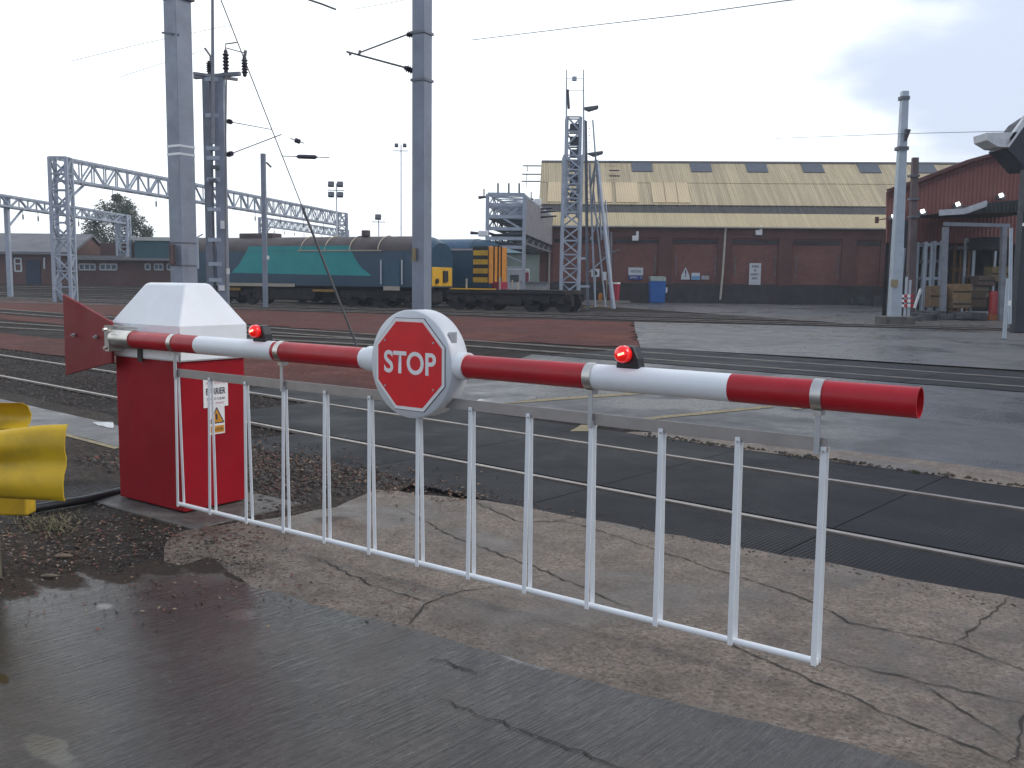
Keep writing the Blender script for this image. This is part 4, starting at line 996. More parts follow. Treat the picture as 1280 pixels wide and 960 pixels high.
b = MB(); P = RP(-.3, 1.0, .12); b.prism([P, P+Vector((0, 0, .12)), P-WN*RD_*2-Vector((0, 0, RZ-EZ)), P-WN*RD_*2-Vector((0, 0, RZ-EZ+.12))], WD*(LW+.3)); b.obj('rear_roof', M_tan, shed)
b = MB(); b.tube([RP(-.3, 1.0, .2), RP(LW, 1.0, .2)], .14, 8); b.obj('ridge_cap', mat('ridge_grey', (.16, .15, .14), .8), shed)
for x0_, x1_ in ((683, 712), (730, 762), (766, 794), (810, 826), (826, 841), (841, 856)):
    s0_, s1_ = sx(x0_, 245)*1.075, sx(x1_, 245)*1.075
    roofpanel(s0_, s1_-.06, .335, .652, .155, M_tann, 'new_roof_sheet')
for x0_ in (783, 855, 923, 991, 1060, 1128):
    s0_ = sx(x0_, 215)*1.12+.1; 
    o = roofpanel(s0_, s0_+1.75, .835, .985, .20, M_sky, 'skylight')
b = MB(); b.tube([SW(-.3, .5, EZ-.12), SW(LW, .5, EZ-.12)], .075, 8); b.obj('gutter', mat('cream_gutter', (.42, .38, .30), .6), shed)
b = MB(); s_ = sx(903); b.tube([SW(s_+.1, .45, EZ-.1), SW(s_+.1, .3, EZ-.5), SW(s_, .28, 2.4), SW(s_-.12, .28, .3)], .085, 8); b.obj('downpipe', mat('cream_pipe', (.50, .46, .38), .6), shed)
b = MB(); s_ = sx(686.5); b.tube([SW(s_, .3, EZ-.3), SW(s_, .3, .0)], .07, 8); s2_ = sx(679); b.tube([SW(s2_, .3, EZ-.3), SW(s2_, .3, 4.0)], .07, 8); b.obj('downpipe', mat('grey_pipe', (.32, .31, .30), .6), shed)
b = MB()
for yy in (210, 221, 230): p = RP(-.3, (281-yy)/75, .1); b.bar(p-WD*1.6, p, .1); b.bar(p-WD*1.2, p-WD*1.2-Vector((0, 0, .5)), .06)
b.objs('verge_bracket', M_latd, shed)
b = MB()
for yy in (210, 221, 228): p = RP(sx(758, 215)*1.09, (281-yy)/75, .5); b.bar(p, p+WD*.9, .12, .1)
b.objs('roof_arm', M_ins, shed)
for xx, yy in ((793, 298), (946, 291)):
    b = MB(); p = SW(sx(xx), .3, VP(xx, yy, W0, (WD.x, WD.y)).z); b.box(p, .5, .3, .4, WD); b.box(p+Vector((.15, 0, .35)), .2, .2, .4, WD)
    b.obj('wall_lamp', M_signwhite, shed, bevel=.04)
# signs on the wall
def wallsign(x0, y0, x1, y1, name, label, m, off=.13, group=None):
    s0_, s1_ = sx(x0), sx(x1); z0, z1 = VP((x0+x1)/2, y1, W0, (WD.x, WD.y)).z, VP((x0+x1)/2, y0, W0, (WD.x, WD.y)).z
    t = thing(name, label, 'sign', SW((s0_+s1_)/2, off, z0), group)
    b = MB(); b.prism([SW(s0_, off, z0), SW(s1_, off, z0), SW(s1_, off, z1), SW(s0_, off, z1)], WN*.03); b.obj('board', m, t)
    return t, (s0_+s1_)/2, z0, z1, s1_-s0_
M_sgw = mat('white_board', (.62, .64, .66), .5, 0, .06, 2); M_sgb = mat('blue_board', (.02, .05, .22), .5); M_blk = mat('black_lettering', (.02, .02, .025), .6)
t, sm, z0, z1, ww = wallsign(936.5, 329, 951, 356, 'wall_notice', 'upright white four-line notice on the brick wall right of the downpipe', M_sgw)
hh = z1-z0
for i, (tx, kw) in enumerate((('THINK', .62), ('IS', .2), ('SAFETY', .74), ('FIRST', .5))):
    lettering(tx, SW(sm, .165, z1-hh*(.15+.185*i)), WD, (0, 0, 1), .17, M_blk, t, ww*kw, .02)
lettering('SITE', SW(sm, .165, z0+hh*.1), WD, (0, 0, 1), .10, M_inkred, t, ww*.6)
t, sm, z0, z1, ww = wallsign(785.5, 334.5, 804, 344, 'direction_sign', 'small white and blue sign on the brick wall above the blue box', M_sgw)
lettering('VISITORS', SW(sm, .165, (z0+z1)/2), WD, (0, 0, 1), .2, M_blk, t, ww*.7, .01)
b = MB(); s0_, s1_ = sx(786), sx(803.5); b.prism([SW(s0_, .13, z0-.36), SW(s1_, .13, z0-.36), SW(s1_, .13, z0-.01), SW(s0_, .13, z0-.01)], WN*.03); bl = b.obj('lower_board', M_sgb, t)
lettering('OFFICE', SW(sm-.15, .165, z0-.18), WD, (0, 0, 1), .15, M_sgw, bl, ww*.5, .01); lettering('>', SW(sm+.45, .165, z0-.18), WD, (0, 0, 1), .16, M_sgw, bl)
t, sm, z0, z1, ww = wallsign(864.5, 341, 875, 350, 'safety_sign', 'pale blue square sign between triangular and small grey signs', M_sgw)
b = MB(); b.prism([SW(sm-ww/2+.02, .163, z0), SW(sm+ww/2-.02, .163, z0), SW(sm+ww/2-.02, .163, z0+(z1-z0)*.55), SW(sm-ww/2+.02, .163, z0+(z1-z0)*.55)], WN*.005); b.obj('blue_field', mat('pale_blue', (.16, .36, .55), .5), t)
t, sm, z0, z1, ww = wallsign(877, 344.5, 886.5, 349.5, 'safety_sign', 'small grey oblong sign, right of the pale blue one', mat('grey_board', (.40, .38, .37), .6))
b = MB(); b.box(SW(sm-.2, .165, (z0+z1)/2), .14, .01, .2, WD); b.obj('blue_spot', mat('pale_blue2', (.35, .42, .6), .5), t)
s0_, s1_ = sx(851.5), sx(862.5); z0 = VP(857, 349.5, W0, (WD.x, WD.y)).z; z1 = VP(857, 334, W0, (WD.x, WD.y)).z
t = thing('hazard_sign', 'white triangular hazard sign on the brick wall left of the downpipe', 'sign', SW((s0_+s1_)/2, .13, z0))
b = MB(); b.prism([SW(s0_, .13, z0), SW(s1_, .13, z0), SW(s1_-.05, .13, z0+.35), SW((s0_+s1_)/2, .13, z1), SW(s0_+.02, .13, z0+.35)], WN*.03); b.obj('board', M_sgw, t)
b = MB(); b.bar(SW((s0_+s1_)/2, .17, z0+.42), SW((s0_+s1_)/2, .17, z0+.75), .09, .01, up=WN); b.bar(SW((s0_+s1_)/2, .17, z0+.25), SW((s0_+s1_)/2, .17, z0+.34), .09, .01, up=WN); b.obj('exclamation_mark', M_blk, t)
# blue box, red bin, cones and small things along the wall foot
def GY(x, Y): p = Q(x, 376, Y); return Vector((p.x, Y, 0))
bx = GY(822, 73.6)
bb = thing('storage_bin', 'blue grit bin with grey lid against the dark foot of the brick wall', 'bin', bx)
p0, p1 = Q(811.5, 376, bx.y), Q(832, 346, bx.y); wx = p1.x-p0.x; hz = p1.z
b = MB(); b.loft([[Vector((bx.x+i*wx*.46, bx.y+.5+j*.5, .02)) for i, j in ((-1, -1), (1, -1), (1, 1), (-1, 1))], [Vector((bx.x+i*wx*.5, bx.y+.5+j*.55, hz*.83)) for i, j in ((-1, -1), (1, -1), (1, 1), (-1, 1))]]); b.obj('body', mat('bin_blue', (.018, .12, .40), .45, 0, .12, 3), bb, bevel=.04)
b = MB(); b.prism([(bx.x-wx*.5, bx.y-.07, hz*.835), (bx.x-wx*.5, bx.y+1.07, hz*.835), (bx.x-wx*.5, bx.y+1.07, hz*1.02), (bx.x-wx*.5, bx.y+.1, hz*1.0)], (wx, 0, 0)); b.obj('lid', mat('bin_lid', (.20, .24, .22), .6), bb, bevel=.03)
b = MB(); b.box((bx.x+wx*.52+.06, bx.y+.3, hz*.5), .12, .4, .4); b.obj('side_pouch', M_signwhite, bb)
rb = thing('waste_bin', 'tall crimson bin with white rim beside the leaning struts', 'bin', GY(768, 74.0))
q = Q(768, 353, rb.location.y)
b = MB(); b.tube([(q.x, q.y, .05), (q.x, q.y, q.z-.12)], [.38, .46], 14); b.obj('body', mat('bin_crimson', (.34, .02, .05), .5), rb)
b = MB(); b.tube([(q.x, q.y, q.z-.115), (q.x, q.y, q.z)], .47, 14); b.obj('rim', M_signwhite, rb)
for xx, yy, lb in ((696, 377.5, 'orange bollard left of the lattice tower foot'), (750.5, 378, 'orange bollard between the tower and the leaning struts')):
    g = GY(xx, 73.0 if xx < 700 else 74.2); t = thing('bollard', lb, 'bollard', g, 'orange bollards')
    b = MB(); b.tube([g, g+Vector((0, 0, .55)), g+Vector((0, 0, .72))], [.17, .16, .1], 10); b.obj('post', mat('bollard_orange', (.60, .22, .03), .6), t)
    b = MB(); b.tube([g, g+Vector((0, 0, .08))], .24, 10); b.obj('foot', M_black, t)
g = GY(743.5, 74.2); sg = thing('post_sign', 'square white sign with a dark symbol on a short post near the lattice tower', 'sign', g)
z0, z1 = Q(743.5, 346, g.y).z, Q(743.5, 336, g.y).z
b = MB(); b.box((g.x, g.y, z0/2), .1, .1, z0); b.box((g.x, g.y, .05), .4, .4, .1); b.obj('post', M_galvl, sg)
b = MB(); b.box((g.x, g.y-.06, (z0+z1)/2), .62, .04, z1-z0); b.obj('board', M_sgw, sg); b = MB(); b.prism([(g.x-.1, g.y-.085, z0+.12), (g.x+.1, g.y-.085, z0+.12), (g.x+.14, g.y-.085, z0+.32), (g.x-.02, g.y-.085, z1-.1), (g.x-.14, g.y-.085, z0+.35)], (0, -.005, 0)); b.obj('symbol', M_blk, sg)
b = MB(); g = GY(758, 74.5); b.box((g.x, g.y, .9), .09, .09, 1.8); p = Q(755.5, 345, g.y); ps = thing('marker_post', 'cream marker post with a white plate behind the leaning struts', 'post', g); b.obj('post', M_cream, ps)
b = MB(); b.box((p.x, g.y-.08, p.z), .3, .03, .65); b.obj('plate', M_sgw, ps)
g = G(748, 385.5); b = MB(); b.bar(g+Vector((-.85, 0, .05)), g+Vector((.1, 0, .14)), .18, .07); b.bar(g+Vector((.1, 0, .14)), g+Vector((.85, 0, .06)), .18, .07); tag(b.obj('timber_plank', mat('pale_timber', (.38, .27, .14), .8)), 'bent pale plank lying at the foot of the lattice tower', 'plank')
g = GY(735, 72.0); b = MB(); b.bar(g+Vector((-3, 0, .1)), g+Vector((3.2, 0, .1)), .2, .16); tag(b.obj('kerb_beam', mat('kerb_grey', (.26, .24, .20), .8)), 'long grey kerb beam on the ground behind the tower', 'kerb')
b = MB(); g = GY(1090, 72.5)
for i in range(9):
    r2 = random.Random(i); p = g+Vector((r2.uniform(-1.6, 1.6), r2.uniform(-.4, .4), 0)); b.box(p+Vector((0, 0, .35)), r2.uniform(.3, .7), .3, r2.uniform(.3, .8), (1, r2.uniform(-.3, .3), 0))
tag(b.obj('scrap_pile', mat('scrap_dark', (.07, .075, .08), .7, .2, .5, 2)), 'low pile of grey scrap at the right end of the brick wall', 'scrap')

# ------------------------------------------------------------------ red clad shed at right
Yr = 47.0
rs = thing('clad_shed', 'red corrugated gable shed at right with an open storage bay under it', 'building', Vector((22, Yr, 0)))
def RQ(x, y, d=0): return Q(x, y, Yr+d)
M_clad = corrug('red_cladding', (.23, .085, .072), (.15, .06, .053), .35)
M_cladd = mat('dark_red_trim', (.11, .04, .038), .7, 0, .2, 1)
xs0 = RQ(1109, 300).x; zb_ = RQ(1180, 304).z
top = [RQ(1109, 240), RQ(1150, 226), RQ(1185, 212.5), RQ(1210, 203), RQ(1232, 197), RQ(1262, 191), RQ(1300, 187)]
xE = 40.0; cxm = top[-1].x
prof = top+[Vector((2*cxm-p.x, Yr, p.z)) for p in reversed(top[:-1])]
b = MB(); poly = [Vector((xs0, Yr, zb_))]+prof+[Vector((2*cxm-xs0, Yr, zb_))]; b.prism(poly, (0, .15, 0)); b.obj('gable_cladding', M_clad, rs)
b = MB()
for p, q in zip(prof[:-1], prof[1:]): b.bar(p+Vector((0, -.1, .06)), q+Vector((0, -.1, .06)), .3, .16)
for p, q in zip(prof[:-1], prof[1:]): b.bar(p+Vector((0, -.06, -.22)), q+Vector((0, -.06, -.22)), .1, .1)
b.obj('verge_trim', M_cladd, rs)
b = MB(); DB = Vector((.56, 1, 0)); vs = [p for p in prof]+[p+DB*22 for p in prof]; n = len(prof); b.add(vs, [(i, i+1, i+1+n, i+n) for i in range(n-1)]); b.obj('roof', M_cladd, rs)
b = MB()
for X in (xs0, 2*cxm-xs0-.2): b.prism([(X, Yr+.15, 0), (X+.2, Yr+.15, 0), (X+.2, Yr+.15, top[0].z-.05), (X, Yr+.15, top[0].z-.05)], DB*21.8)
b.objs('side_wall', M_brickd, rs)
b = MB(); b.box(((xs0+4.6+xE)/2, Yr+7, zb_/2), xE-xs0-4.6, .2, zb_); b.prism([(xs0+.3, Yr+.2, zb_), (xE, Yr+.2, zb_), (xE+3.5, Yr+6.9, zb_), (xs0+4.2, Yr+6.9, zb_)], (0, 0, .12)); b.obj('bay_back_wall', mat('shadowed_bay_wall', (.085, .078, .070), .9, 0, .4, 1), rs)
b = MB(); x_, x2_ = RQ(1139, 300).x, RQ(1112, 300).x; b.box(((x_+x2_)/2, Yr-.05, zb_/2+.6), x_-x2_, .1, zb_+1.0); b.obj('corner_panel', mat('dark_grey_sheet', (.05, .052, .055), .7, 0, .2, 1), rs)
b = MB(); p = RQ(1163, 297); b.box((p.x, Yr-.06, p.z), .35, .1, 1.4); p = RQ(1138, 290); b.box((p.x, Yr-.06, p.z), .3, .1, 2.2); b.objs('wall_strap', M_cladd, rs)
for xx, yy in ((1118, 271), (1154, 265), (1198, 256), (1252, 245)):
    b = MB(); p = RQ(xx, yy, -.35); b.box(p+Vector((0, .1, -.05)), .35, .3, .22); fl = b.obj('floodlight', M_latd, rs, bevel=.03)
    b = MB(); b.box(p+Vector((-.06, -.08, .03)), .17, .05, .17, (1, 0, .3), (0, 1, -.4)); b.obj('lit_lens', mat('lit_lens', (1, 1, .97), .3, emit=4), fl)
b = MB(); p = RQ(1096, 275, -.5); q = RQ(1110, 273, -.2); b.tube([p, q], .03, 5); b.box(p, .14, .14, .3); b.obj('side_bracket', M_cladd, rs)
# canopy over the bay
Yk = 43.5
cn = thing('canopy', 'lean-to canopy with a pale fascia on square posts over the storage racks', 'canopy', Vector((Q(1180, 398, Yk).x, Yk, 0)))
f0, f1, f2, f3 = Q(1174, 266, Yk), Q(1206, 264, Yk), Q(1234, 254, Yk), Q(1300, 250, Yk)
b = MB()
for p, q in ((f0, f1), (f1, f2)): b.bar(p, q, .08, .26)
b.obj('fascia', mat('pale_fascia', (.46, .47, .50), .6), cn)
b = MB(); b.prism([f0+Vector((.2, .1, .02)), f1+Vector((0, .1, .02)), f2+Vector((0, .1, .02)), f3+Vector((0, .1, .1)), f3+Vector((0, .1, -.55)), f1+Vector((0, .1, -.1))], (0, 3.3, 0)); b.obj('roof', mat('dark_canopy', (.03, .032, .034), .8, 0, .3, 2), cn)
b = MB()
for i in range(14): p = f2.lerp(f3, i/13)+Vector((0, -.03, -.02)); b.bar(p, p+Vector((0, 0, -.4)), .06, .05)
b.objs('corrugation', mat('dark_corrugation', (.02, .035, .035), .7), cn)
for xx in (1181, 1254):
    b = MB(); p, q = Q(xx-3, 398, Yk), Q(xx+1, 284, Yk); b.loft([[Vector((p.x+i*.11, Yk+j*.11, 0)) for i, j in ((-1, -1), (1, -1), (1, 1), (-1, 1))], [Vector((q.x+i*.11, Yk+j*.11, q.z)) for i, j in ((-1, -1), (1, -1), (1, 1), (-1, 1))]]); b.obj('post', M_galvd, cn)
b = MB(); b.bar(Q(1180, 280, Yk), Q(1262, 282, Yk), .14, .16); b.obj('beam', M_galvd, cn)
# racks and stores
def rack(x0, x1, ytop, Y, levels, label, m=M_galvl):
    p, q = Q(x0, 390, Y), Q(x1, 390, Y); zt = Q(x0, ytop, Y).z
    t = thing('storage_rack', label, 'rack', Vector(((p.x+q.x)/2, Y, 0)), 'storage racks')
    for xx in (p.x, q.x):
        for yy in (0, .9):
            b = MB(); b.box((xx, Y+yy, zt/2), .1, .1, zt); b.obj('upright', m, t)
    for i in range(levels):
        z = .25+(zt-.4)*i/(levels-1); b = MB()
        for yy in (0, .9): b.bar((p.x, Y+yy, z), (q.x, Y+yy, z), .09, .12)
        b.box(((p.x+q.x)/2, Y+.45, z+.07), q.x-p.x, .85, .03); b.obj('shelf', M_galvd if i % 2 else m, t)
    return t, p.x, q.x, zt
rack(1153, 1160, 302, 46.0, 5, 'narrow grey ladder rack left of the canopy post')
rack(1164, 1171, 301, 46.4, 5, 'narrow grey rack next to the canopy post')
rack(1189, 1207, 306, 46.5, 4, 'dim rack with orange shelves behind the canopy post', mat('dim_orange', (.16, .08, .035), .7))
rack(1213, 1251, 297, 45.5, 3, 'wide pale rack at the right holding dark bundles')
def carton(x, y, Y, w, h, label, col):
    p = Q(x, y, Y); t = thing('carton', label, 'box', Vector((p.x, p.y, p.z)), 'stores in the bay')
    m = mat('carton_%d_%d' % (x, y), tuple(x*.6 for x in col), .75, 0, .2, 4)
    b = MB(); b.box((p.x, p.y, p.z+h/2), w, w, h); b.obj('body', m, t, bevel=.02)
    b = MB(); b.box((p.x, p.y-.012, p.z+h*.52), w*.98, w, .07); b.obj('tape', M_under, t)
carton(1167, 384, 44.5, .62, 1.0, 'tan carton left of the canopy post', (.30, .19, .10))
carton(1197, 375, 44.4, .85, .75, 'upper of two tan cartons right of the canopy post', (.36, .22, .10))
carton(1197, 385, 44.4, .85, .38, 'lower of two tan cartons right of the canopy post', (.30, .20, .11))
carton(1226, 372, 45.3, .5, .55, 'pale carton under the wide rack', (.32, .26, .18))
carton(1215, 384, 45.3, .9, .8, 'brown carton in the shade beside the pale one', (.13, .085, .05))
carton(1244, 352, 45.2, .8, .7, 'yellowish carton on the wide rack', (.25, .19, .09))
carton(1228, 357, 45.2, .8, .45, 'brown bundle on the wide rack shelf', (.15, .10, .08))
carton(1238, 313, 45.2, 1.4, .6, 'black bundle on the top shelf of the wide rack', (.02, .02, .022))
g = Q(1244, 394, 43.9); dr = thing('drum', 'tall red drum with orange foot under the wide rack', 'drum', Vector((g.x, g.y, 0)))
zt = Q(1244, 364, 43.9).z
b = MB(); b.tube([(g.x, g.y, .3), (g.x, g.y, zt-.05), (g.x, g.y, zt)], [.30, .30, .26], 18); b.obj('body', mat('drum_red', (.33, .012, .015), .4), dr, smooth=True)
b = MB(); b.tube([(g.x, g.y, 0), (g.x, g.y, .295)], .31, 18); b.obj('foot', mat('drum_orange', (.35, .11, .03), .6), dr)
for xx, yy, Y, lb, s in ((1155, 388, 43, 'grey toolbox on the ground left of the canopy post', 1.0), (1165, 397, 42, 'flat grey skid on the ground in front of the racks', 1.2), (1215, 396, 43, 'dark heap of fittings on the ground under the canopy', 1.5), (1200, 397, 43.3, 'tangle of hoses on the ground right of the canopy post', 1.1)):
    p = Q(xx, yy, Y); b = MB(); r2 = random.Random(xx)
    for i in range(5): b.box((p.x+r2.uniform(-.4, .4)*s, Y+r2.uniform(-.2, .2), .12+r2.uniform(0, .2)), r2.uniform(.2, .6)*s, .4, r2.uniform(.15, .4), (1, r2.uniform(-.6, .6), 0))
    tag(b.obj('stores_heap', mat('heap_%d' % xx, (.06+.03*r2.random(), .065, .07), .7, .2, .4, 4), bevel=.02), lb, 'stores')
b = MB(); b.bar(Q(1143, 385, 43), Q(1151, 361, 43), .14, .08); tag(b.obj('leaning_board', mat('white_board_paint', (.6, .6, .6), .6)), 'white board leaning by the rust brown column', 'board')
# striped marker boards
Ym = 40.5; g = Q(1133, 398, Ym); mk = thing('marker_board', 'red and white striped marker boards on two thin posts by the mast block', 'sign', Vector((g.x, Ym, 0)))
for xx in (1133.5, 1138):
    b = MB(); p = Q(xx, 346 if xx < 1136 else 350, Ym); b.box((p.x, Ym, p.z/2), .08, .08, p.z); b.obj('post', M_galvl, mk)
for yy in (370, 376, 382):
    b = MB()
    for i in range(4): p = Q(1128+i*4, yy, Ym-.08); b.box((p.x, p.y, p.z), .135, .03, .12, m=i % 2)
    b.obj('striped_board', [M_signwhite, M_redp], mk)
b = MB(); q = Q(1127, 300, 45.2); b.bar(Q(1126, 360, 45), Q(1131, 310, 45), .08); tag(b.obj('leaning_pole', M_galvl), 'thin pale pole leaning behind the pale grey mast', 'pole')
# thin post near the right edge
Yp = 28; g = Q(1255, 425, Yp); tp = thing('thin_post', 'thin grey post standing on the apron at the right edge', 'post', Vector((g.x, Yp, 0)))
b = MB(); q = Q(1260, 348, Yp); b.tube([(g.x, Yp, 0), (q.x, Yp, q.z)], [.055, .05], 10); b.obj('post', M_galvl, tp, smooth=True)
b = MB(); p = Q(1260, 382, Yp); b.tube([p, p+Vector((0, 0, .15))], .065, 10); b.obj('band', M_signwhite, tp)
b = MB(); b.tube([(g.x, Yp, 0), (g.x, Yp, .03)], .14, 10); b.obj('foot', M_galvd, tp)
# near canopy column at the right edge
Yn = 32.0
nc = thing('canopy_column', 'dark steel column carrying a white guttered roof edge at the right border', 'column', Vector((Q(1275, 410, Yn).x, Yn, 0)))
M_dks = mat('dark_blue_steel', (.030, .034, .045), .55, .1, .2, 2)
b = MB(); x_ = Q(1276, 340, Yn).x
b.box((x_+.12, Yn+.2, Q(1280, 200, Yn).z/2), .34, .4, Q(1280, 200, Yn).z); b.obj('column', M_dks, nc, bevel=.02)
b = MB(); z1, z2 = Q(1270, 262, Yn).z, Q(1270, 290, Yn).z; b.bar((x_-.12, Yn-.05, z1), (x_+1.0, Yn-.05, z1+.1), .25, .2); b.bar((x_-.1, Yn-.12, Q(1276, 281, Yn).z), (x_+1, Yn-.12, Q(1276, 281, Yn).z), .08, .1, m=1); b.obj('bracket', [M_dks, M_signwhite], nc)
b = MB(); b.tube([Q(1264, 285, Yn), Q(1263, 340, Yn), Q(1262, 405, Yn)], .06, 8); b.obj('downpipe', M_galvl, nc)
b = MB(); b.prism([Q(1258, 185, Yn), Q(1284, 150, Yn), Q(1330, 120, Yn), Q(1330, 212, Yn), Q(1284, 212, Yn), Q(1268, 194, Yn)], (0, 1.2, 0)); b.obj('haunch', M_dks, nc)
b = MB(); b.bar(Q(1257, 183, Yn-.1), Q(1282, 148, Yn-.1), .2, .16); b.bar(Q(1280, 149, Yn-.1), Q(1330, 100, Yn-.1), .2, .16); b.obj('verge', mat('white_verge', (.62, .63, .65), .5), nc)
b = MB(); b.prism([Q(1233, 166, Yn-.2), Q(1272, 165, Yn-.2), Q(1258, 184, Yn-.2), Q(1247, 183, Yn-.2), Q(1234, 175, Yn-.2)], (0, .9, 0)); b.obj('gutter', mat('white_gutter', (.60, .61, .62), .5), nc)
# ------------------------------------------------------------------ brick building, tree at far left
Yb = 88.0; zb0 = .72
lb_ = thing('brick_building', 'single storey brick depot building with slate and teal roofs at far left', 'building', Vector((Q(100, 350, Yb).x, Yb, zb0)))
def LQ(x, y, d=0): return Q(x, y, Yb+d)
M_brl = brickmat('plain_brick', (.18, .085, .068), (.14, .07, .06), (.14, .11, .09))
M_slate = mat('grey_slate', (.17, .17, .18), .75, 0, .2, .6)
xa, xb = LQ(-60, 330).x, LQ(91, 330).x; xc, xd, xe = LQ(91, 330).x, LQ(158, 330).x, LQ(300, 330).x
ze = LQ(40, 316).z; zf = LQ(120, 325).z
b = MB(); b.box(((xa+xb)/2, Yb+4, (ze+zb0)/2-.1), xb-xa, 8, ze-zb0+.2); b.prism([(xb-.02, Yb, ze-.01), (xb-.02, Yb+8, ze-.01), (xb-.02, Yb+4, LQ(40, 296, 4).z-.05)], (-.3, 0, 0))
b.box(((xc+xe)/2+.02, Yb+4.5, (zf+zb0)/2-.1), xe-xc, 8.2, zf-zb0+.2)
x_, x2_ = LQ(107, 300).x, LQ(152, 300).x; zt = LQ(130, 304, 3).z; b.box(((x_+x2_)/2, Yb+5, (zf+zt)/2), x2_-x_, 4, zt-zf)
b.obj('wall', M_brl, lb_)
b = MB(); zr = LQ(40, 295, 4).z; b.prism([(xa-.3, Yb-.4, ze-.15), (xa-.3, Yb+4, zr), (xa-.3, Yb+8.4, ze-.15), (xa-.3, Yb+8.4, ze+.1), (xa-.3, Yb+4, zr+.25), (xa-.3, Yb-.4, ze+.1)], (xb-xa+.5, 0, 0)); b.obj('slate_roof', M_slate, lb_)
b = MB(); b.box(((xc+xd)/2, Yb+.2, zf+.2), xd-xc, 1.2, .4); b.box(((xd+xe)/2, Yb+.2, zf+.12), xe-xd, 1.2, .24); b.obj('flat_roof_fascia', mat('pale_fascia2', (.20, .20, .20), .7), lb_)
zt1, zt2 = LQ(200, 301, 2).z, LQ(200, 296.5, 2).z
b = MB(); b.box(((xd+xe)/2, Yb+4.5, (zf+.24+zt1)/2), xe-xd, 5, zt1-zf-.24); b.obj('teal_cladding', mat('teal_clad', (.035, .105, .125), .6, 0, .12, .8), lb_)
b = MB(); b.box(((xd+xe)/2, Yb+4.5, (zt1+zt2)/2), xe-xd+.3, 5.3, zt2-zt1); b.obj('white_parapet', mat('parapet', (.5, .52, .48), .7), lb_)
for x0_, x1_, n_ in ((97, 117, 3), (123, 144, 3), (180, 186, 1), (191.5, 202, 2), (207.5, 218, 2), (0, 7, 1)):
    z0, z1 = LQ(x0_, 337).z, LQ(x0_, 330).z; X0, X1 = LQ(x0_, 333).x, LQ(x1_, 333).x
    b = MB(); b.box(((X0+X1)/2, Yb+.36, (z0+z1)/2), X1-X0, .03, z1-z0); wi = b.obj('window', M_glass, lb_)
    if x0_ > 90: pass
    b = MB(); yy = Yb+.33
    for z in (z0, z1): b.bar((X0, yy, z), (X1, yy, z), .1, .12)
    for i in range(n_+1): xx = X0+(X1-X0)*i/n_; b.bar((xx, yy, z0), (xx, yy, z1), .1, .1)
    b.obj('frame', M_sgw, wi)
z0, z1 = LQ(20, 339).z, LQ(20, 323).z; X0, X1 = LQ(19, 333).x, LQ(27, 333).x
b = MB(); b.box(((X0+X1)/2, Yb-.02, (z0+z1)/2), X1-X0, .03, z1-z0); wi = b.obj('window', M_brl, lb_)
b = MB(); b.bar((X0, Yb-.05, z0), (X0, Yb-.05, z1), .12); b.bar((X1, Yb-.05, z0), (X1, Yb-.05, z1), .12); b.bar((X0, Yb-.05, z0), (X1, Yb-.05, z0), .12); b.bar((X0, Yb-.05, z1), (X1, Yb-.05, z1), .12); b.bar((X0, Yb-.05, (z0+z1)/2+.1), (X1, Yb-.05, (z0+z1)/2+.1), .12); b.obj('frame', M_sgw, wi)
X0, X1 = LQ(33, 340).x, LQ(51, 340).x; b = MB(); zt = LQ(40, 325).z; b.box(((X0+X1)/2, Yb-.03, (zb0+zt)/2), X1-X0, .06, zt-zb0); b.obj('door', mat('navy_door', (.02, .03, .06), .6), lb_)
b = MB(); b.bar(LQ(55.5, 322, -.1), LQ(55.5, 336, -.1), .12); b.obj('pipe', M_sgw, lb_)

# tree
Yq = 112
tc_ = Q(146, 290, Yq)
te = thing('broadleaf_tree', 'rounded dark green tree standing behind the brick building at far left', 'tree', Vector((tc_.x, Yq, .7)))
b = MB(); b.tube([(tc_.x, Yq, .6), (tc_.x+.1, Yq, 3), (tc_.x-.1, Yq, 6)], [.4, .3, .15], 8)
rnd = random.Random(11)
for i in range(7):
    a = rnd.uniform(0, 6.28); b.tube([(tc_.x, Yq, 2.6+i*.4), (tc_.x+math.cos(a)*2.6, Yq+math.sin(a)*2.6, 5+i*.5)], [.14, .04], 5)
b.obj('trunk', mat('bark', (.06, .045, .035), .9, 0, .3, 4), te)
b = MB(); blobs = []
for px, py, r in ((118, 280, 1.5), (130, 265, 1.6), (147, 257, 1.5), (163, 265, 1.5), (174, 280, 1.3), (122, 297, 1.7), (145, 285, 2.3), (166, 297, 1.7), (140, 305, 2.0), (178, 290, 1.0), (150, 268, 1.6), (110, 300, 1.3), (181, 297, .8), (151, 249, .7)):
    p = Q(px, py, Yq); blobs.append((Vector((p.x, Yq+rnd.uniform(-1.5, 1.5), p.z)), r*.92))
mcol = {}
vs = []; fs = []
for c, r in blobs:
    for i in range(int(620*r)):
        d = Vector((rnd.gauss(0, 1), rnd.gauss(0, 1), rnd.gauss(0, 1))).normalized()*r*(rnd.random()**.45)*rnd.uniform(.85, 1.12)
        p = c+d; s = rnd.uniform(.07, .17); e1 = Vector((rnd.gauss(0, 1), rnd.gauss(0, 1), rnd.gauss(0, .6))).normalized(); e2 = e1.cross(Vector((rnd.gauss(0, 1), rnd.gauss(0, 1), rnd.gauss(0, 1)))).normalized()
        b.add([p-e1*s, p-e2*s*.6, p+e1*s, p+e2*s*.6], [(0, 1, 2, 3)], rnd.randrange(3))
cr_ = b.obj('crown', [mat('leaf_dark', (.075, .095, .060), .7, 0, .3, 1), mat('leaf_mid', (.10, .125, .075), .7, 0, .3, 1), mat('leaf_light', (.13, .145, .09), .7, 0, .3, 1)], te)

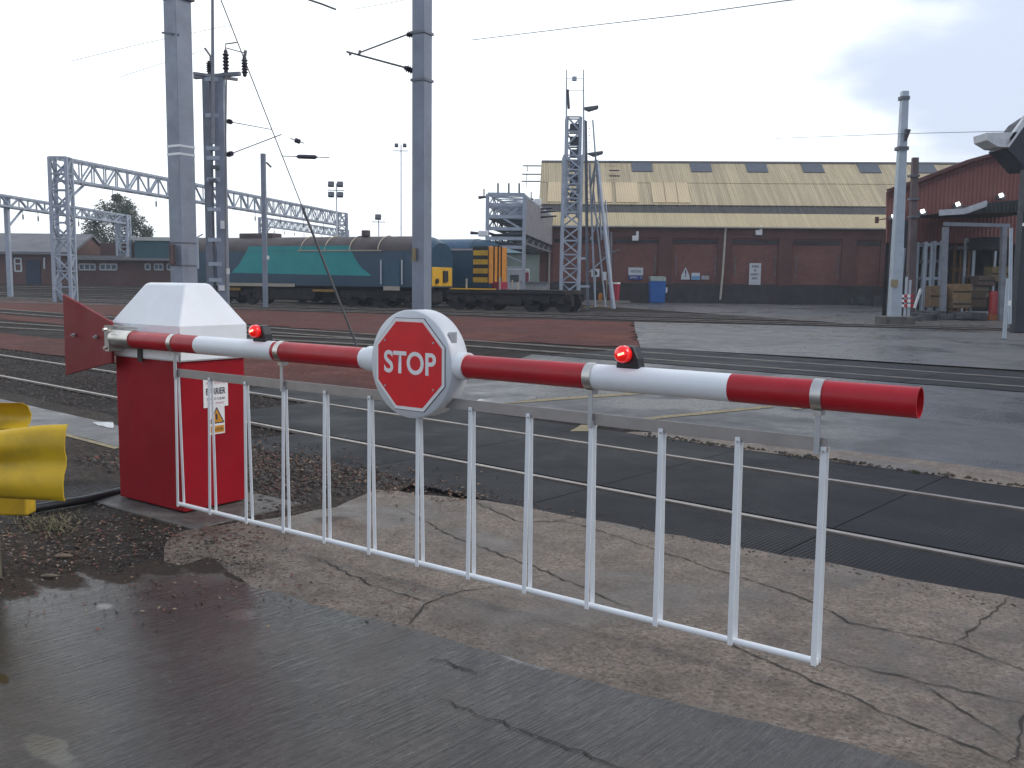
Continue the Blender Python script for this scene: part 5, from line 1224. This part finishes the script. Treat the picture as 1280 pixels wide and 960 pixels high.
# ------------------------------------------------------------------ litter, stones, tufts
def scatter(name, n, region, size, mats, zf, seed, flat=.25, label=None):
    rnd = random.Random(seed); b = MB()
    for i in range(n):
        p = region(rnd); s = size(rnd); k = rnd.random()
        if flat < 0:   # leaf
            a = rnd.uniform(0, 6.28); e1 = Vector((math.cos(a), math.sin(a), rnd.uniform(-.35, .35))).normalized(); e2 = Vector((-math.sin(a), math.cos(a), rnd.uniform(-.5, .5))).normalized()
            q = Vector((p[0], p[1], zf+s*.18)); mid = Vector((0, 0, s*.22))
            b.add([q-e1*s, q-e2*s*.5+mid, q+e1*s, q+e2*s*.5+mid], [(0, 1, 2), (0, 2, 3)], rnd.randrange(len(mats)))
        else:          # stone
            vs = []; a = rnd.uniform(0, 6.28)
            for t in range(6):
                an = a+t*math.pi/3; rr = s*rnd.uniform(.7, 1.1); vs.append(Vector((p[0]+math.cos(an)*rr, p[1]+math.sin(an)*rr, zf-.004)))
            tp_ = [v+(Vector((p[0], p[1], v.z))-v)*rnd.uniform(.25, .5)+Vector((0, 0, s*rnd.uniform(.5, 1.0))) for v in vs]
            b.add(vs+tp_, [(j, (j+1) % 6, (j+1) % 6+6, j+6) for j in range(6)]+[tuple(range(6, 12))], rnd.randrange(len(mats)))
    o = b.obj(name, mats); return stuff(o)
LM = [mat('leaf_brown', (.13, .070, .045), .7, 0, .3, 30), mat('leaf_red', (.17, .062, .045), .65, 0, .3, 30), mat('leaf_tan', (.26, .18, .12), .7, 0, .3, 30), mat('leaf_blackened', (.035, .026, .022), .7, 0, .3, 30)]
SM = [mat('stone_grey', (.085, .075, .068), .85, 0, .3, 20), mat('stone_brown', (.085, .062, .05), .85, 0, .3, 20), mat('stone_dark', (.050, .043, .038), .85, 0, .3, 20), mat('stone_pale', (.22, .20, .18), .85, 0, .3, 20)]
def reg_back(r): return TP(r.uniform(3.5, 4.85), r.uniform(5.4, 7.9))
def reg_mid(r): return TP(r.gauss(4.75, .22), r.uniform(4.4, 7.6))
def reg_front(r):
    p = G(r.uniform(-30, 330), r.gauss(668, 22)); return p
scatter('leaf_litter', 1500, reg_back, lambda r: r.uniform(.010, .026), LM, -.001, 1, -1)
scatter('leaf_litter', 900, reg_mid, lambda r: r.uniform(.008, .022), LM, .002, 2, -1)
scatter('leaf_litter', 1300, reg_front, lambda r: r.uniform(.006, .02), LM, .0, 3, -1)
scatter('gravel', 2200, lambda r: TP(r.uniform(3.4, 4.9), r.uniform(5.2, 8.0)), lambda r: r.uniform(.008, .03), SM[:3], -.004, 4)
scatter('gravel', 1800, lambda r: G(r.uniform(-40, 360), r.gauss(675, 26)), lambda r: r.uniform(.003, .012), SM, -.003, 5)
scatter('ballast_stones', 6000, lambda r: TP(r.uniform(4.75, 7.9), r.uniform(7.6, 24)), lambda r: r.uniform(.012, .030), SM[:3], -.03, 6)
scatter('grit', 900, lambda r: TP(r.uniform(2.65, 4.8), r.uniform(-.5, 4.6)), lambda r: r.uniform(.002, .006), SM, .001, 7)
scatter('edge_moss', 500, lambda r: TP(r.gauss(7.97, .035), r.uniform(-6, 5.2)), lambda r: r.uniform(.01, .03), [mat('moss', (.045, .045, .018), .9, 0, .3, 10), SM[1], SM[2]], .0, 8)
scatter('crumbled_edge', 420, lambda r: TP(r.gauss(4.86+.05*math.sin(r.random()*9), .03), r.uniform(-4, 5.2)), lambda r: r.uniform(.004, .012), SM[:3]+[LM[0]], .0, 9)
# straw tuft by the guardrail
rnd = random.Random(21); b = MB()
for i in range(420):
    p = G(rnd.gauss(62, 24), rnd.gauss(656, 7)); a = rnd.uniform(0, 6.28); L = rnd.uniform(.03, .10)
    d = Vector((math.cos(a), math.sin(a), rnd.uniform(.1, .9))).normalized(); sdv = Vector((-math.sin(a), math.cos(a), 0))*.0025
    b.add([p-sdv, p+sdv, p+d*L], [(0, 1, 2)], rnd.randrange(2))
stuff(b.obj('dry_grass', [mat('straw', (.26, .22, .12), .8, 0, .2, 20), mat('green_grass', (.08, .09, .035), .8, 0, .2, 20)]))
def lump(px, py, w, label, col, seed):
    r2 = random.Random(seed); c = G(px, py, .0); b = MB(); secs = []
    for i in range(5):
        t = i/4; rr = w*(math.sin(math.pi*(t*.85+.12)))*.33; secs.append([c+Vector(((t-.5)*w*1.7, math.cos(k*math.pi/4)*rr*r2.uniform(.8, 1.2), max(-.002, .01+math.sin(k*math.pi/4)*rr*.55))) for k in range(8)])
    b.loft(secs); tag(b.obj('clod', mat('clod_%d' % seed, col, .85, 0, .3, 30, .4, 60), smooth=True, angle=70), label, 'clod')
lump(80, 697, .06, 'flat tan clod on the dirt below the yellow guardrail, the further one', (.22, .16, .11), 1)
lump(63, 722, .055, 'small brown clod at the slab edge, nearer the camera', (.15, .12, .09), 2)

scatter('mud_crumbs', 1800, lambda r: G(r.uniform(-60, 330), 708+r.gauss(0, 10)), lambda r: r.uniform(.0015, .005), [M_dirt, SM[1], SM[2], LM[3]], .004, 31)
scatter('leaf_litter', 420, lambda r: G(r.uniform(-40, 520), 735+r.gauss(0, 26)), lambda r: r.uniform(.005, .014), LM, .006, 32, -1)

# ------------------------------------------------------------------ damp air over the yard
m = bpy.data.materials.new('damp_air'); m.use_nodes = True; t_ = m.node_tree; t_.nodes.clear()
o_ = t_.nodes.new('ShaderNodeOutputMaterial'); pv = t_.nodes.new('ShaderNodeVolumePrincipled'); t_.links.new(pv.outputs[0], o_.inputs['Volume'])
pv.inputs['Color'].default_value = (.86, .93, 1, 1); pv.inputs['Density'].default_value = .0008
stuff(MB().box((0, 700, 8), 2400, 2000, 24).obj('haze', m))
